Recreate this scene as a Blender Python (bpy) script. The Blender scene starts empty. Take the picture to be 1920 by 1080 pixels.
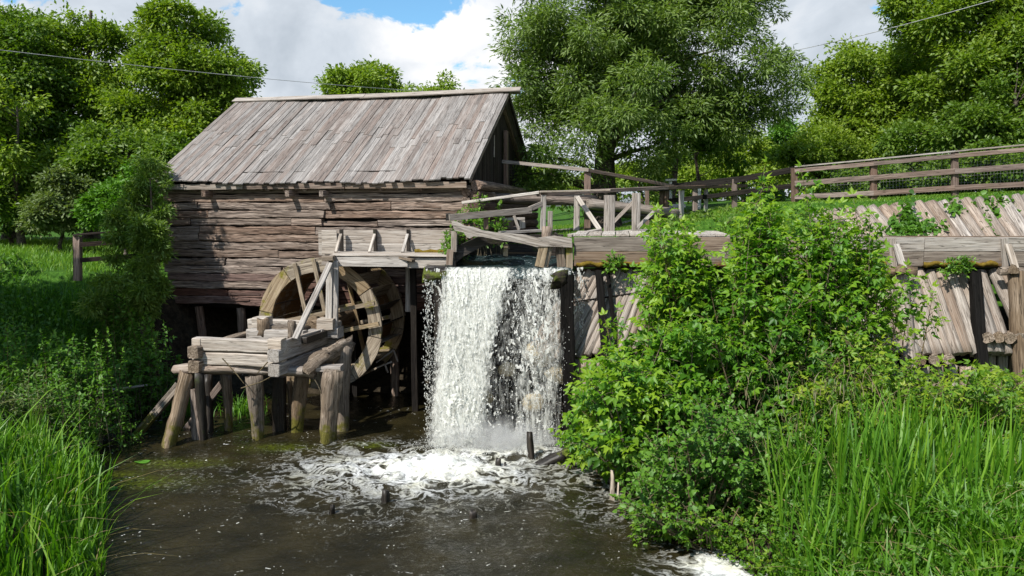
import bpy, math, random
import numpy as np
from mathutils import Vector, Matrix

random.seed(7)
RNG = np.random.default_rng(7)
S = bpy.context.scene
COL = S.collection
R = math.radians

# ------------------------------------------------------------------ camera
CAM_H = 4.3
F = 1493.0                      # focal length in pixels of the 1920 wide photograph
PITCH = math.atan(150.0 / F)
cam_d = bpy.data.cameras.new('camera')
cam = bpy.data.objects.new('camera', cam_d)
COL.objects.link(cam)
cam.location = (0, 0, CAM_H)
cam.rotation_euler = (math.pi / 2 - PITCH, 0, 0)
cam_d.sensor_width = 36.0
cam_d.lens = 36.0 * F / 1920.0
cam_d.clip_start = 0.1
cam_d.clip_end = 2000
S.camera = cam

# ------------------------------------------------------------------ sun and sky
LIGHT = Vector((0.36, 0.43, -0.65)).normalized()     # direction in which sunlight travels
SUN_EL = math.asin(-LIGHT.z)
sd = bpy.data.lights.new('sun', 'SUN')
sd.energy = 5.0
sd.angle = R(0.5)
sd.color = (1.0, 0.955, 0.88)
sun = bpy.data.objects.new('sun', sd)
COL.objects.link(sun)
sun.rotation_euler = LIGHT.to_track_quat('-Z', 'Y').to_euler()
sun.location = (-20, -20, 40)

world = bpy.data.worlds.new('World')
S.world = world
world.use_nodes = True
wn, wl = world.node_tree.nodes, world.node_tree.links
wn.clear()


def N(nodes, t, **kw):
    n = nodes.new(t)
    for k, v in kw.items():
        setattr(n, k, v)
    return n


def math_node(nodes, links, op, a, b=None, c=None, clamp=False):
    n = nodes.new('ShaderNodeMath')
    n.operation = op
    n.use_clamp = clamp
    for i, v in enumerate((a, b, c)):
        if v is None:
            continue
        if isinstance(v, (int, float)):
            n.inputs[i].default_value = v
        else:
            links.new(v, n.inputs[i])
    return n.outputs[0]


def ramp(nodes, links, fac, stops, interp='LINEAR'):
    n = nodes.new('ShaderNodeValToRGB')
    n.color_ramp.interpolation = interp
    els = n.color_ramp.elements
    while len(els) < len(stops):
        els.new(0.5)
    for e, (p, c) in zip(els, stops):
        e.position = p
        e.color = (c[0], c[1], c[2], 1) if hasattr(c, '__len__') else (c, c, c, 1)
    links.new(fac, n.inputs[0])
    return n.outputs[0]


def mixc(nodes, links, fac, a, b, mode='MIX'):
    n = nodes.new('ShaderNodeMix')
    n.data_type = 'RGBA'
    n.blend_type = mode
    for sock, v in ((n.inputs[0], fac), (n.inputs[6], a), (n.inputs[7], b)):
        if isinstance(v, (int, float)):
            sock.default_value = v
        elif isinstance(v, (tuple, list)):
            sock.default_value = (v[0], v[1], v[2], 1)
        else:
            links.new(v, sock)
    return n.outputs[2]


def noise(nodes, links, vec, scale, detail=4, rough=0.55, dist=0.0):
    n = nodes.new('ShaderNodeTexNoise')
    n.inputs['Scale'].default_value = scale
    n.inputs['Detail'].default_value = detail
    n.inputs['Roughness'].default_value = rough
    n.inputs['Distortion'].default_value = dist
    if vec is not None:
        links.new(vec, n.inputs['Vector'])
    return n.outputs[0]


def mapping(nodes, links, vec, scale=(1, 1, 1), loc=(0, 0, 0)):
    n = nodes.new('ShaderNodeMapping')
    n.inputs['Scale'].default_value = scale
    n.inputs['Location'].default_value = loc
    links.new(vec, n.inputs['Vector'])
    return n.outputs[0]


sky = N(wn, 'ShaderNodeTexSky')
sky.sky_type = 'NISHITA'
sky.sun_disc = False
sky.sun_elevation = SUN_EL
sky.sun_rotation = math.atan2(-LIGHT.x, -LIGHT.y)
sky.air_density = 1.0
sky.dust_density = 0.6
sky.ozone_density = 2.0
skyrgb = N(wn, 'ShaderNodeVectorMath', operation='SCALE')
wl.new(sky.outputs[0], skyrgb.inputs[0])
skyrgb.inputs['Scale'].default_value = 0.10
tc = N(wn, 'ShaderNodeTexCoord')
dirv = tc.outputs['Generated']
cm = mapping(wn, wl, dirv, (1.0, 1.0, 1.9))
big = noise(wn, wl, cm, 2.6, 6, 0.55, 0.25)
med = noise(wn, wl, mapping(wn, wl, dirv, (1, 1, 1.7), (3.1, 0.4, 1.7)), 6.5, 7, 0.52, 0.3)
sep = N(wn, 'ShaderNodeSeparateXYZ')
wl.new(dirv, sep.inputs[0])
# cloud cover: nearly closed low over the horizon, thinned overhead to weaken fill, one gap above the mill
elev = sep.outputs[2]
cover = math_node(wn, wl, 'ADD', big, math_node(wn, wl, 'MULTIPLY', med, 0.55))
cover = math_node(wn, wl, 'SUBTRACT', cover, math_node(wn, wl, 'MULTIPLY', math_node(wn, wl, 'MAXIMUM', elev, 0.0), 0.50))


def gap(px, py, rad, amount):
    d = (Vector((0, math.cos(PITCH), -math.sin(PITCH))) + Vector((1, 0, 0)) * ((px - 960) / F)
         + Vector((0, math.sin(PITCH), math.cos(PITCH))) * ((540 - py) / F)).normalized()
    q = N(wn, 'ShaderNodeVectorMath', operation='DISTANCE')
    sc = N(wn, 'ShaderNodeVectorMath', operation='MULTIPLY')
    wl.new(dirv, sc.inputs[0])
    sc.inputs[1].default_value = (1, 1, 2.6)
    wl.new(sc.outputs[0], q.inputs[0])
    q.inputs[1].default_value = (d.x, d.y, d.z * 2.6)
    m = N(wn, 'ShaderNodeMapRange')
    m.inputs[1].default_value = 0.0
    m.inputs[2].default_value = rad
    m.inputs[3].default_value = amount
    m.inputs[4].default_value = 0.0
    wl.new(q.outputs['Value'], m.inputs[0])
    return m.outputs[0]


fine = noise(wn, wl, mapping(wn, wl, dirv, (1, 1, 1.6), (8.1, 2.4, 0.7)), 15.0, 7, 0.6, 0.4)
cover = math_node(wn, wl, 'ADD', cover, math_node(wn, wl, 'MULTIPLY', math_node(wn, wl, 'SUBTRACT', fine, 0.5), 1.0))
cover = math_node(wn, wl, 'SUBTRACT', cover, gap(735, 8, 0.115, 0.36))
cover = math_node(wn, wl, 'SUBTRACT', cover, gap(650, -20, 0.07, 0.16))
cmask = ramp(wn, wl, cover, [(0.44, 0.0), (0.54, 1.0)], 'EASE')
# bright sunlit billows against grey bases
bil = noise(wn, wl, mapping(wn, wl, dirv, (1, 1, 1.5), (0.7, 5.2, 0.3)), 4.4, 9, 0.55, 0.35)
bil2 = math_node(wn, wl, 'ADD', bil, gap(850, 70, 0.24, 0.20))
bil2 = math_node(wn, wl, 'ADD', bil2, math_node(wn, wl, 'MULTIPLY', math_node(wn, wl, 'SUBTRACT', fine, 0.5), 0.22))
ccol = ramp(wn, wl, bil2, [(0.34, (0.42, 0.47, 0.53)), (0.48, (0.54, 0.59, 0.65)), (0.58, (0.66, 0.69, 0.73)), (0.68, (0.84, 0.84, 0.85))])
# clouds grow dimmer overhead, so less sky light fills the shadows
dimm = N(wn, 'ShaderNodeMapRange')
dimm.inputs[1].default_value = 0.25
dimm.inputs[2].default_value = 0.9
dimm.inputs[3].default_value = 1.0
dimm.inputs[4].default_value = 0.55
wl.new(elev, dimm.inputs[0])
cs = N(wn, 'ShaderNodeVectorMath', operation='SCALE')
wl.new(ccol, cs.inputs[0])
wl.new(dimm.outputs[0], cs.inputs['Scale'])
blue = mixc(wn, wl, 1.0, skyrgb.outputs[0], (0.95, 1.35, 1.45), 'MULTIPLY')
final = mixc(wn, wl, cmask, blue, cs.outputs[0])
# below the horizon: dull earth bounce
below = ramp(wn, wl, elev, [(0.0, 0.0), (0.02, 1.0)])
final = mixc(wn, wl, below, (0.06, 0.07, 0.05), final)
bg = N(wn, 'ShaderNodeBackground')
wl.new(final, bg.inputs[0])
bg.inputs[1].default_value = 1.0
wo = N(wn, 'ShaderNodeOutputWorld')
wl.new(bg.outputs[0], wo.inputs[0])

S.view_settings.view_transform = 'Standard'
S.view_settings.look = 'None'
S.view_settings.exposure = 0.36
S.view_settings.gamma = 1.0
S.render.engine = 'CYCLES'
S.cycles.max_bounces = 6
S.cycles.diffuse_bounces = 3
S.cycles.glossy_bounces = 3
S.cycles.transmission_bounces = 4
S.cycles.transparent_max_bounces = 10
S.cycles.volume_bounces = 1
S.cycles.volume_step_rate = 2.0
S.cycles.use_denoising = True
S.cycles.sample_clamp_indirect = 4.0

# ------------------------------------------------------------------ helpers
FWD = Vector((0, math.cos(PITCH), -math.sin(PITCH)))
UPV = Vector((0, math.sin(PITCH), math.cos(PITCH)))


def P(px, py, Y):
    """point of the place that the photograph shows at (px, py), Y metres out"""
    d = FWD + Vector((1, 0, 0)) * ((px - 960) / F) + UPV * ((540 - py) / F)
    return Vector((0, 0, CAM_H)) + d * (Y / d.y)


def PW(px, py, z=0.0):
    d = FWD + Vector((1, 0, 0)) * ((px - 960) / F) + UPV * ((540 - py) / F)
    return Vector((0, 0, CAM_H)) + d * ((z - CAM_H) / d.z)


def M(pxw, Y):
    return pxw / F * Y


WM = {}


def thing(name, label, cat, loc=(0, 0, 0), group=None):
    o = bpy.data.objects.new(name, None)
    o.empty_display_size = 0.2
    COL.objects.link(o)
    o.location = loc
    o['label'] = label
    o['category'] = cat
    if group:
        o['group'] = group
    WM[o.name] = Matrix.Translation(Vector(loc))
    return o


def part(name, loc, parent):
    o = bpy.data.objects.new(name, None)
    o.empty_display_size = 0.1
    COL.objects.link(o)
    put(o, Matrix.Translation(Vector(loc)), parent)
    return o


def put(o, mat, parent):
    WM[o.name] = mat
    if parent is not None:
        o.parent = parent
        o.matrix_basis = WM[parent.name].inverted() @ mat
    else:
        o.matrix_basis = mat


def tag(o, label=None, cat=None, group=None, kind=None):
    if label:
        o['label'] = label
    if cat:
        o['category'] = cat
    if group:
        o['group'] = group
    if kind:
        o['kind'] = kind
    return o


def mesh_np(name, V, faces, mat, smooth=False, tint=None, attrs=None):
    """V (n,3) array; faces: (m,3|4) array or a list"""
    me = bpy.data.meshes.new(name)
    if isinstance(faces, np.ndarray):
        k = faces.shape[1]
        me.vertices.add(len(V))
        me.vertices.foreach_set('co', np.asarray(V, np.float32).ravel())
        me.loops.add(faces.size)
        me.loops.foreach_set('vertex_index', faces.astype(np.int32).ravel())
        me.polygons.add(len(faces))
        me.polygons.foreach_set('loop_start', np.arange(0, faces.size, k, dtype=np.int32))
        me.polygons.foreach_set('loop_total', np.full(len(faces), k, np.int32))
        me.update(calc_edges=True)
    else:
        me.from_pydata([tuple(v) for v in V], [], faces)
        me.update()
    if smooth:
        me.polygons.foreach_set('use_smooth', np.ones(len(me.polygons), bool))
    if tint is not None:
        a = me.attributes.new('tint', 'FLOAT', 'POINT')
        a.data.foreach_set('value', np.asarray(tint, np.float32))
    for k, v in (attrs or {}).items():
        a = me.attributes.new(k, 'FLOAT', 'POINT')
        a.data.foreach_set('value', np.asarray(v, np.float32))
    me.materials.append(mat)
    return me


def link(name, me, mat4=None, parent=None):
    o = bpy.data.objects.new(name, me)
    COL.objects.link(o)
    put(o, mat4 if mat4 is not None else Matrix.Identity(4), parent)
    return o


def world_obj(name, V, faces, mat, parent=None, smooth=False, tint=None, attrs=None):
    """mesh given in world coordinates"""
    if parent is not None:
        c = WM[parent.name].translation
        V = np.asarray(V, float) - np.array(c)
        me = mesh_np(name, V, faces, mat, smooth, tint, attrs)
        return link(name, me, Matrix.Translation(c), parent)
    V = np.asarray(V, float)
    c = V.mean(axis=0)
    c[2] = V[:, 2].min()
    me = mesh_np(name, V - c, faces, mat, smooth, tint, attrs)
    return link(name, me, Matrix.Translation(Vector(c)))


def h3(ix, iy, iz, seed):
    n = (ix.astype(np.int64) * 374761393 + iy.astype(np.int64) * 668265263 + iz.astype(np.int64) * 2147483647 + seed * 974634777) & 0xFFFFFFFF
    n = ((n ^ (n >> 13)) * 1274126177) & 0xFFFFFFFF
    n = (n ^ (n >> 16)) & 0xFFFFFF
    return n / float(0xFFFFFF)


def vn(x, y, z=0.0, seed=0):
    x, y, z = np.broadcast_arrays(np.asarray(x, float), np.asarray(y, float), np.asarray(z, float))
    ix, iy, iz = np.floor(x), np.floor(y), np.floor(z)
    fx, fy, fz = x - ix, y - iy, z - iz
    fx, fy, fz = (t * t * (3 - 2 * t) for t in (fx, fy, fz))
    r = 0
    for dx in (0, 1):
        for dy in (0, 1):
            for dz in (0, 1):
                w = (fx if dx else 1 - fx) * (fy if dy else 1 - fy) * (fz if dz else 1 - fz)
                r = r + w * h3(ix + dx, iy + dy, iz + dz, seed)
    return r


def fbm(x, y, z=0.0, seed=0, oct=3):
    s, a, t = 0, 1.0, 0
    for i in range(oct):
        s = s + a * vn(np.asarray(x) * 2 ** i, np.asarray(y) * 2 ** i, np.asarray(z) * 2 ** i, seed + i * 17)
        t += a
        a *= 0.5
    return s / t


def ss(x, a, b):
    t = np.clip((np.asarray(x, float) - a) / (b - a), 0, 1)
    return t * t * (3 - 2 * t)


# ------------------------------------------------------------------ materials
def new_mat(name):
    m = bpy.data.materials.new(name)
    m.use_nodes = True
    m.node_tree.nodes.clear()
    return m, m.node_tree.nodes, m.node_tree.links


def wood(name, light, mid, dark, stain=None, stain_amt=0.0, moss=0.0, moss_col=(0.12, 0.13, 0.015), moss_z=None, rough=0.85,
         bump=0.6, spec=0.2, vary=0.35, grain=28.0, crack=0.02):
    m, n, l = new_mat(name)
    t = N(n, 'ShaderNodeTexCoord')
    oi = N(n, 'ShaderNodeObjectInfo')
    off = N(n, 'ShaderNodeVectorMath', operation='SCALE')
    off.inputs[0].default_value = (13.0, 37.0, 71.0)
    l.new(oi.outputs['Random'], off.inputs['Scale'])
    add = N(n, 'ShaderNodeVectorMath', operation='ADD')
    l.new(t.outputs['Object'], add.inputs[0])
    l.new(off.outputs[0], add.inputs[1])
    v = add.outputs[0]
    g = noise(n, l, mapping(n, l, v, (1.3, grain, grain)), 1.0, 6, 0.65, 0.4)
    g2 = noise(n, l, mapping(n, l, v, (2.2, grain * 3.2, grain * 3.2)), 1.0, 3, 0.6)
    blot = noise(n, l, mapping(n, l, v, (1.2, 3.0, 3.0)), 1.4, 5, 0.6, 0.3)
    c = ramp(n, l, g, [(0.30, dark), (0.46, mid), (0.66, light)])
    c = mixc(n, l, math_node(n, l, 'MULTIPLY', ramp(n, l, g2, [(0.40, 1.0), (0.52, 0.0)]), 0.55), c, dark)
    if stain:
        sf = math_node(n, l, 'ADD', blot, math_node(n, l, 'MULTIPLY', oi.outputs['Random'], 0.5))
        c = mixc(n, l, math_node(n, l, 'MULTIPLY', ramp(n, l, sf, [(0.62, 0.0), (0.98, 1.0)]), stain_amt), c, stain)
    # long drying cracks and dark knots
    cr = noise(n, l, mapping(n, l, v, (0.7, 20.0, 20.0), (4, 4, 4)), 1.0, 2, 0.5, 0.6)
    crk = ramp(n, l, math_node(n, l, 'ABSOLUTE', math_node(n, l, 'SUBTRACT', cr, 0.5)), [(0.0, 1.0), (crack, 0.0)])
    c = mixc(n, l, math_node(n, l, 'MULTIPLY', crk, 0.75), c, tuple(x * 0.35 for x in dark))
    vo = N(n, 'ShaderNodeTexVoronoi')
    l.new(mapping(n, l, v, (1.6, 5.0, 5.0)), vo.inputs['Vector'])
    vo.inputs['Scale'].default_value = 1.3
    kn = ramp(n, l, vo.outputs['Distance'], [(0.05, 1.0), (0.11, 0.0)])
    c = mixc(n, l, math_node(n, l, 'MULTIPLY', kn, 0.6), c, tuple(x * 0.5 for x in dark))
    # board to board differences of age
    w2 = N(n, 'ShaderNodeTexWhiteNoise')
    w2.noise_dimensions = '1D'
    l.new(math_node(n, l, 'MULTIPLY', oi.outputs['Random'], 91.7), w2.inputs['W'])
    hs = N(n, 'ShaderNodeHueSaturation')
    l.new(c, hs.inputs['Color'])
    l.new(math_node(n, l, 'ADD', math_node(n, l, 'MULTIPLY', w2.outputs['Value'], vary * 1.6), 1.0 - vary * 0.8), hs.inputs['Value'])
    l.new(math_node(n, l, 'ADD', math_node(n, l, 'MULTIPLY', oi.outputs['Random'], 0.4), 0.75), hs.inputs['Saturation'])
    c = hs.outputs[0]
    if moss > 0:
        geo = N(n, 'ShaderNodeNewGeometry')
        mo = noise(n, l, geo.outputs['Position'], 2.6, 6, 0.65)
        if moss_z is not None:
            sp = N(n, 'ShaderNodeSeparateXYZ')
            l.new(geo.outputs['Position'], sp.inputs[0])
            mr = N(n, 'ShaderNodeMapRange')
            mr.inputs[1].default_value = moss_z[0]
            mr.inputs[2].default_value = moss_z[1]
            mr.inputs[3].default_value = 0.22
            mr.inputs[4].default_value = -0.12
            l.new(sp.outputs[2], mr.inputs[0])
            mo = math_node(n, l, 'ADD', mo, mr.outputs[0])
        mf = ramp(n, l, mo, [(0.56 - 0.2 * (moss - 0.5), 0.0), (0.66 - 0.2 * (moss - 0.5), 1.0)])
        mc = ramp(n, l, noise(n, l, geo.outputs['Position'], 40, 3), [(0.3, tuple(x * 0.45 for x in moss_col)), (0.7, moss_col)])
        c = mixc(n, l, math_node(n, l, 'MULTIPLY', mf, 0.9), c, mc)
    b = N(n, 'ShaderNodeBsdfPrincipled')
    l.new(c, b.inputs['Base Color'])
    b.inputs['Roughness'].default_value = rough
    b.inputs['Specular IOR Level'].default_value = spec
    bp = N(n, 'ShaderNodeBump')
    bp.inputs['Strength'].default_value = bump
    bp.inputs['Distance'].default_value = 0.012
    hh = math_node(n, l, 'ADD', math_node(n, l, 'MULTIPLY', g, 1.0), math_node(n, l, 'MULTIPLY', crk, -0.7))
    hh = math_node(n, l, 'ADD', hh, math_node(n, l, 'MULTIPLY', g2, 0.4))
    l.new(hh, bp.inputs['Height'])
    l.new(bp.outputs[0], b.inputs['Normal'])
    o = N(n, 'ShaderNodeOutputMaterial')
    l.new(b.outputs[0], o.inputs[0])
    return m


W_ROOF = wood('roof_wood', (0.372, 0.345, 0.322), (0.262, 0.235, 0.215), (0.110, 0.094, 0.085), (0.135, 0.088, 0.07), 0.45, vary=0.22, grain=34)
W_WALL = wood('wall_wood', (0.41, 0.32, 0.26), (0.265, 0.195, 0.152), (0.058, 0.038, 0.029), (0.14, 0.085, 0.062), 0.45, vary=0.30, grain=22, bump=1.0, crack=0.05)
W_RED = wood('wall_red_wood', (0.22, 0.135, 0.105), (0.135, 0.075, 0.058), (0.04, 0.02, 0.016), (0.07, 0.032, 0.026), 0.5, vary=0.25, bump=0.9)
W_GREY = wood('weathered_board', (0.49, 0.455, 0.42), (0.36, 0.325, 0.29), (0.16, 0.135, 0.115), (0.20, 0.155, 0.12), 0.3, vary=0.22)
W_PALE = wood('pale_board', (0.57, 0.52, 0.465), (0.44, 0.39, 0.34), (0.21, 0.175, 0.145), (0.32, 0.25, 0.18), 0.25, vary=0.18)
W_WHEEL = wood('wheel_wood', (0.45, 0.375, 0.27), (0.30, 0.235, 0.16), (0.10, 0.072, 0.045), (0.19, 0.13, 0.07), 0.5, moss=0.50,
               moss_col=(0.23, 0.21, 0.02), vary=0.2)
W_FENCE = wood('fence_wood', (0.33, 0.25, 0.21), (0.22, 0.16, 0.13), (0.09, 0.06, 0.045), (0.12, 0.07, 0.05), 0.4, vary=0.22)
W_POST = wood('post_wood', (0.38, 0.305, 0.235), (0.215, 0.165, 0.12), (0.050, 0.036, 0.027), (0.16, 0.11, 0.065), 0.5, moss=0.24,
              moss_col=(0.16, 0.15, 0.02), moss_z=(0.1, 0.9), vary=0.25, bump=1.0)
W_SLOPE = wood('slope_log', (0.47, 0.415, 0.36), (0.33, 0.28, 0.235), (0.12, 0.092, 0.072), (0.22, 0.15, 0.11), 0.45, vary=0.2)
W_BEAM = wood('flume_wood', (0.34, 0.28, 0.225), (0.235, 0.185, 0.145), (0.09, 0.066, 0.05), (0.17, 0.105, 0.065), 0.4, vary=0.2, moss=0.30,
              moss_col=(0.20, 0.10, 0.025), moss_z=(3.15, 3.45))
W_DARK = wood('wet_dark_wood', (0.055, 0.045, 0.035), (0.025, 0.02, 0.016), (0.008, 0.006, 0.005), rough=0.45, spec=0.4, moss=0.25,
              moss_col=(0.05, 0.07, 0.01), vary=0.2)
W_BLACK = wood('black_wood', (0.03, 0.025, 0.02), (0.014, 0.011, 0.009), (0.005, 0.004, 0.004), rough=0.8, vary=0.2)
W_JET = wood('jet_black_wood', (0.014, 0.012, 0.011), (0.008, 0.007, 0.006), (0.003, 0.003, 0.003), rough=0.9, vary=0.1, spec=0.1)  # near-black timber for the darkest posts
W_MOSSY = wood('mossy_wood', (0.07, 0.055, 0.035), (0.04, 0.03, 0.02), (0.012, 0.01, 0.008), moss=1.0, moss_col=(0.13, 0.17, 0.02), rough=0.9)
W_BARK = wood('bark', (0.16, 0.13, 0.10), (0.09, 0.07, 0.055), (0.025, 0.02, 0.016), vary=0.2, bump=1.0, grain=9)
W_TWIG = wood('twig_bark', (0.22, 0.17, 0.10), (0.14, 0.11, 0.06), (0.06, 0.05, 0.03), vary=0.2, bump=0.3)
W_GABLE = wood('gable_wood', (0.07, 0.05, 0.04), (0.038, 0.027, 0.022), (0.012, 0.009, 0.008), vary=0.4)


def leaf_mat(name, c_dark, c_mid, c_light, trans=0.35, gloss=0.025, rough=0.5):
    m, n, l = new_mat(name)
    a = N(n, 'ShaderNodeAttribute')
    a.attribute_name = 'tint'
    c = ramp(n, l, a.outputs['Fac'], [(0.0, c_dark), (0.5, c_mid), (1.0, c_light)])
    d = N(n, 'ShaderNodeBsdfDiffuse')
    l.new(c, d.inputs[0])
    tr = N(n, 'ShaderNodeBsdfTranslucent')
    l.new(mixc(n, l, 1.0, c, (1.35, 1.45, 0.5), 'MULTIPLY'), tr.inputs[0])
    mx = N(n, 'ShaderNodeMixShader')
    mx.inputs[0].default_value = trans
    l.new(d.outputs[0], mx.inputs[1])
    l.new(tr.outputs[0], mx.inputs[2])
    g = N(n, 'ShaderNodeBsdfGlossy')
    g.inputs['Roughness'].default_value = rough
    g.inputs['Color'].default_value = (0.9, 0.95, 0.9, 1)
    mg = N(n, 'ShaderNodeMixShader')
    mg.inputs[0].default_value = gloss
    l.new(mx.outputs[0], mg.inputs[1])
    l.new(g.outputs[0], mg.inputs[2])
    o = N(n, 'ShaderNodeOutputMaterial')
    l.new(mg.outputs[0], o.inputs[0])
    return m


L_ASH = leaf_mat('maple_leaf', (0.060, 0.112, 0.009), (0.148, 0.238, 0.017), (0.270, 0.345, 0.036), trans=0.42)
L_DARK = leaf_mat('elm_leaf', (0.038, 0.082, 0.009), (0.090, 0.170, 0.015), (0.172, 0.255, 0.028), trans=0.42)
L_WILLOW = leaf_mat('willow_leaf', (0.058, 0.108, 0.019), (0.128, 0.205, 0.036), (0.225, 0.305, 0.075), gloss=0.03, trans=0.42)
L_SHRUB = leaf_mat('box_elder_leaf', (0.032, 0.108, 0.006), (0.088, 0.228, 0.010), (0.235, 0.365, 0.020), trans=0.42)
L_YELLOW = leaf_mat('goldenrod_leaf', (0.045, 0.120, 0.007), (0.115, 0.240, 0.011), (0.270, 0.350, 0.026), trans=0.4)
L_VINE = leaf_mat('vine_leaf', (0.030, 0.090, 0.008), (0.070, 0.180, 0.014), (0.130, 0.265, 0.026), trans=0.3)
L_HERB = leaf_mat('herb_leaf', (0.040, 0.110, 0.010), (0.085, 0.205, 0.016), (0.160, 0.300, 0.028), trans=0.4)
L_BUSH = leaf_mat('grey_willow_leaf', (0.045, 0.095, 0.014), (0.110, 0.190, 0.026), (0.220, 0.305, 0.050), trans=0.4)
L_PALE = leaf_mat('pale_bush_leaf', (0.060, 0.095, 0.028), (0.115, 0.165, 0.045), (0.190, 0.235, 0.085))
L_REED = leaf_mat('reed_blade', (0.036, 0.118, 0.005), (0.092, 0.242, 0.011), (0.215, 0.375, 0.026), trans=0.4, gloss=0.03, rough=0.5)
L_GRASS = leaf_mat('grass_blade', (0.070, 0.165, 0.012), (0.130, 0.270, 0.018), (0.230, 0.345, 0.035), trans=0.35)
L_SEED = leaf_mat('grass_seed_head', (0.10, 0.09, 0.05), (0.18, 0.15, 0.08), (0.26, 0.22, 0.13), trans=0.2)


def plain(name, col, rough=0.8, spec=0.3, nz=None, metal=0.0):
    m, n, l = new_mat(name)
    b = N(n, 'ShaderNodeBsdfPrincipled')
    b.inputs['Roughness'].default_value = rough
    b.inputs['Specular IOR Level'].default_value = spec
    b.inputs['Metallic'].default_value = metal
    t = N(n, 'ShaderNodeTexCoord')
    nn = noise(n, l, t.outputs['Object'], nz or 6.0, 5, 0.6)
    c = ramp(n, l, nn, [(0.3, tuple(x * 0.55 for x in col)), (0.7, tuple(min(1, x * 1.25) for x in col))])
    l.new(c, b.inputs['Base Color'])
    bp = N(n, 'ShaderNodeBump')
    bp.inputs['Strength'].default_value = 0.5
    bp.inputs['Distance'].default_value = 0.02
    l.new(nn, bp.inputs['Height'])
    l.new(bp.outputs[0], b.inputs['Normal'])
    o = N(n, 'ShaderNodeOutputMaterial')
    l.new(b.outputs[0], o.inputs[0])
    return m


M_STONE = plain('pale_stone', (0.36, 0.29, 0.17), 0.8)
M_WIRE = plain('galvanised_wire', (0.30, 0.30, 0.30), 0.5, metal=0.5)
M_CABLE = plain('cable_sheath', (0.42, 0.43, 0.42), 0.6)
M_WHITE = plain('white_paint', (0.72, 0.72, 0.70), 0.6)
M_MOSS = plain('moss', (0.09, 0.13, 0.015), 1.0, 0.05, nz=30)
M_RUSTMOSS = plain('rusty_moss', (0.16, 0.11, 0.02), 1.0, 0.05, nz=25)
M_SHEET = plain('dark_roofing_sheet', (0.035, 0.040, 0.047), 0.6)
M_PAD = plain('floating_leaf', (0.08, 0.22, 0.02), 0.5)


def ground_mat():
    m, n, l = new_mat('ground')
    g = N(n, 'ShaderNodeNewGeometry')
    pos = g.outputs['Position']
    a = noise(n, l, pos, 0.9, 6, 0.6)
    b_ = noise(n, l, pos, 9.0, 5, 0.65)
    grass = ramp(n, l, b_, [(0.30, (0.022, 0.060, 0.008)), (0.55, (0.050, 0.125, 0.014)), (0.75, (0.095, 0.165, 0.028))])
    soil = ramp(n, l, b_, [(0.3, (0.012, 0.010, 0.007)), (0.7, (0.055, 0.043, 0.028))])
    road = ramp(n, l, b_, [(0.3, (0.22, 0.19, 0.16)), (0.7, (0.36, 0.32, 0.28))])
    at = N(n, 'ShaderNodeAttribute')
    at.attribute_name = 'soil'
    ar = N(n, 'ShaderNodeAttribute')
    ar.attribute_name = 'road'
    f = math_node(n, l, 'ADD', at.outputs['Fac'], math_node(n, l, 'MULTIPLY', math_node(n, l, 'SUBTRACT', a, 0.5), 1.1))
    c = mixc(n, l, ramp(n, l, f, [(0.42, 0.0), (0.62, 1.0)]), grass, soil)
    fr = math_node(n, l, 'ADD', ar.outputs['Fac'], math_node(n, l, 'MULTIPLY', math_node(n, l, 'SUBTRACT', b_, 0.5), 0.7))
    c = mixc(n, l, ramp(n, l, fr, [(0.45, 0.0), (0.60, 1.0)]), c, road)
    b = N(n, 'ShaderNodeBsdfPrincipled')
    l.new(c, b.inputs['Base Color'])
    b.inputs['Roughness'].default_value = 0.95
    b.inputs['Specular IOR Level'].default_value = 0.1
    bp = N(n, 'ShaderNodeBump')
    bp.inputs['Strength'].default_value = 0.8
    bp.inputs['Distance'].default_value = 0.08
    l.new(b_, bp.inputs['Height'])
    l.new(bp.outputs[0], b.inputs['Normal'])
    o = N(n, 'ShaderNodeOutputMaterial')
    l.new(b.outputs[0], o.inputs[0])
    return m


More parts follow.
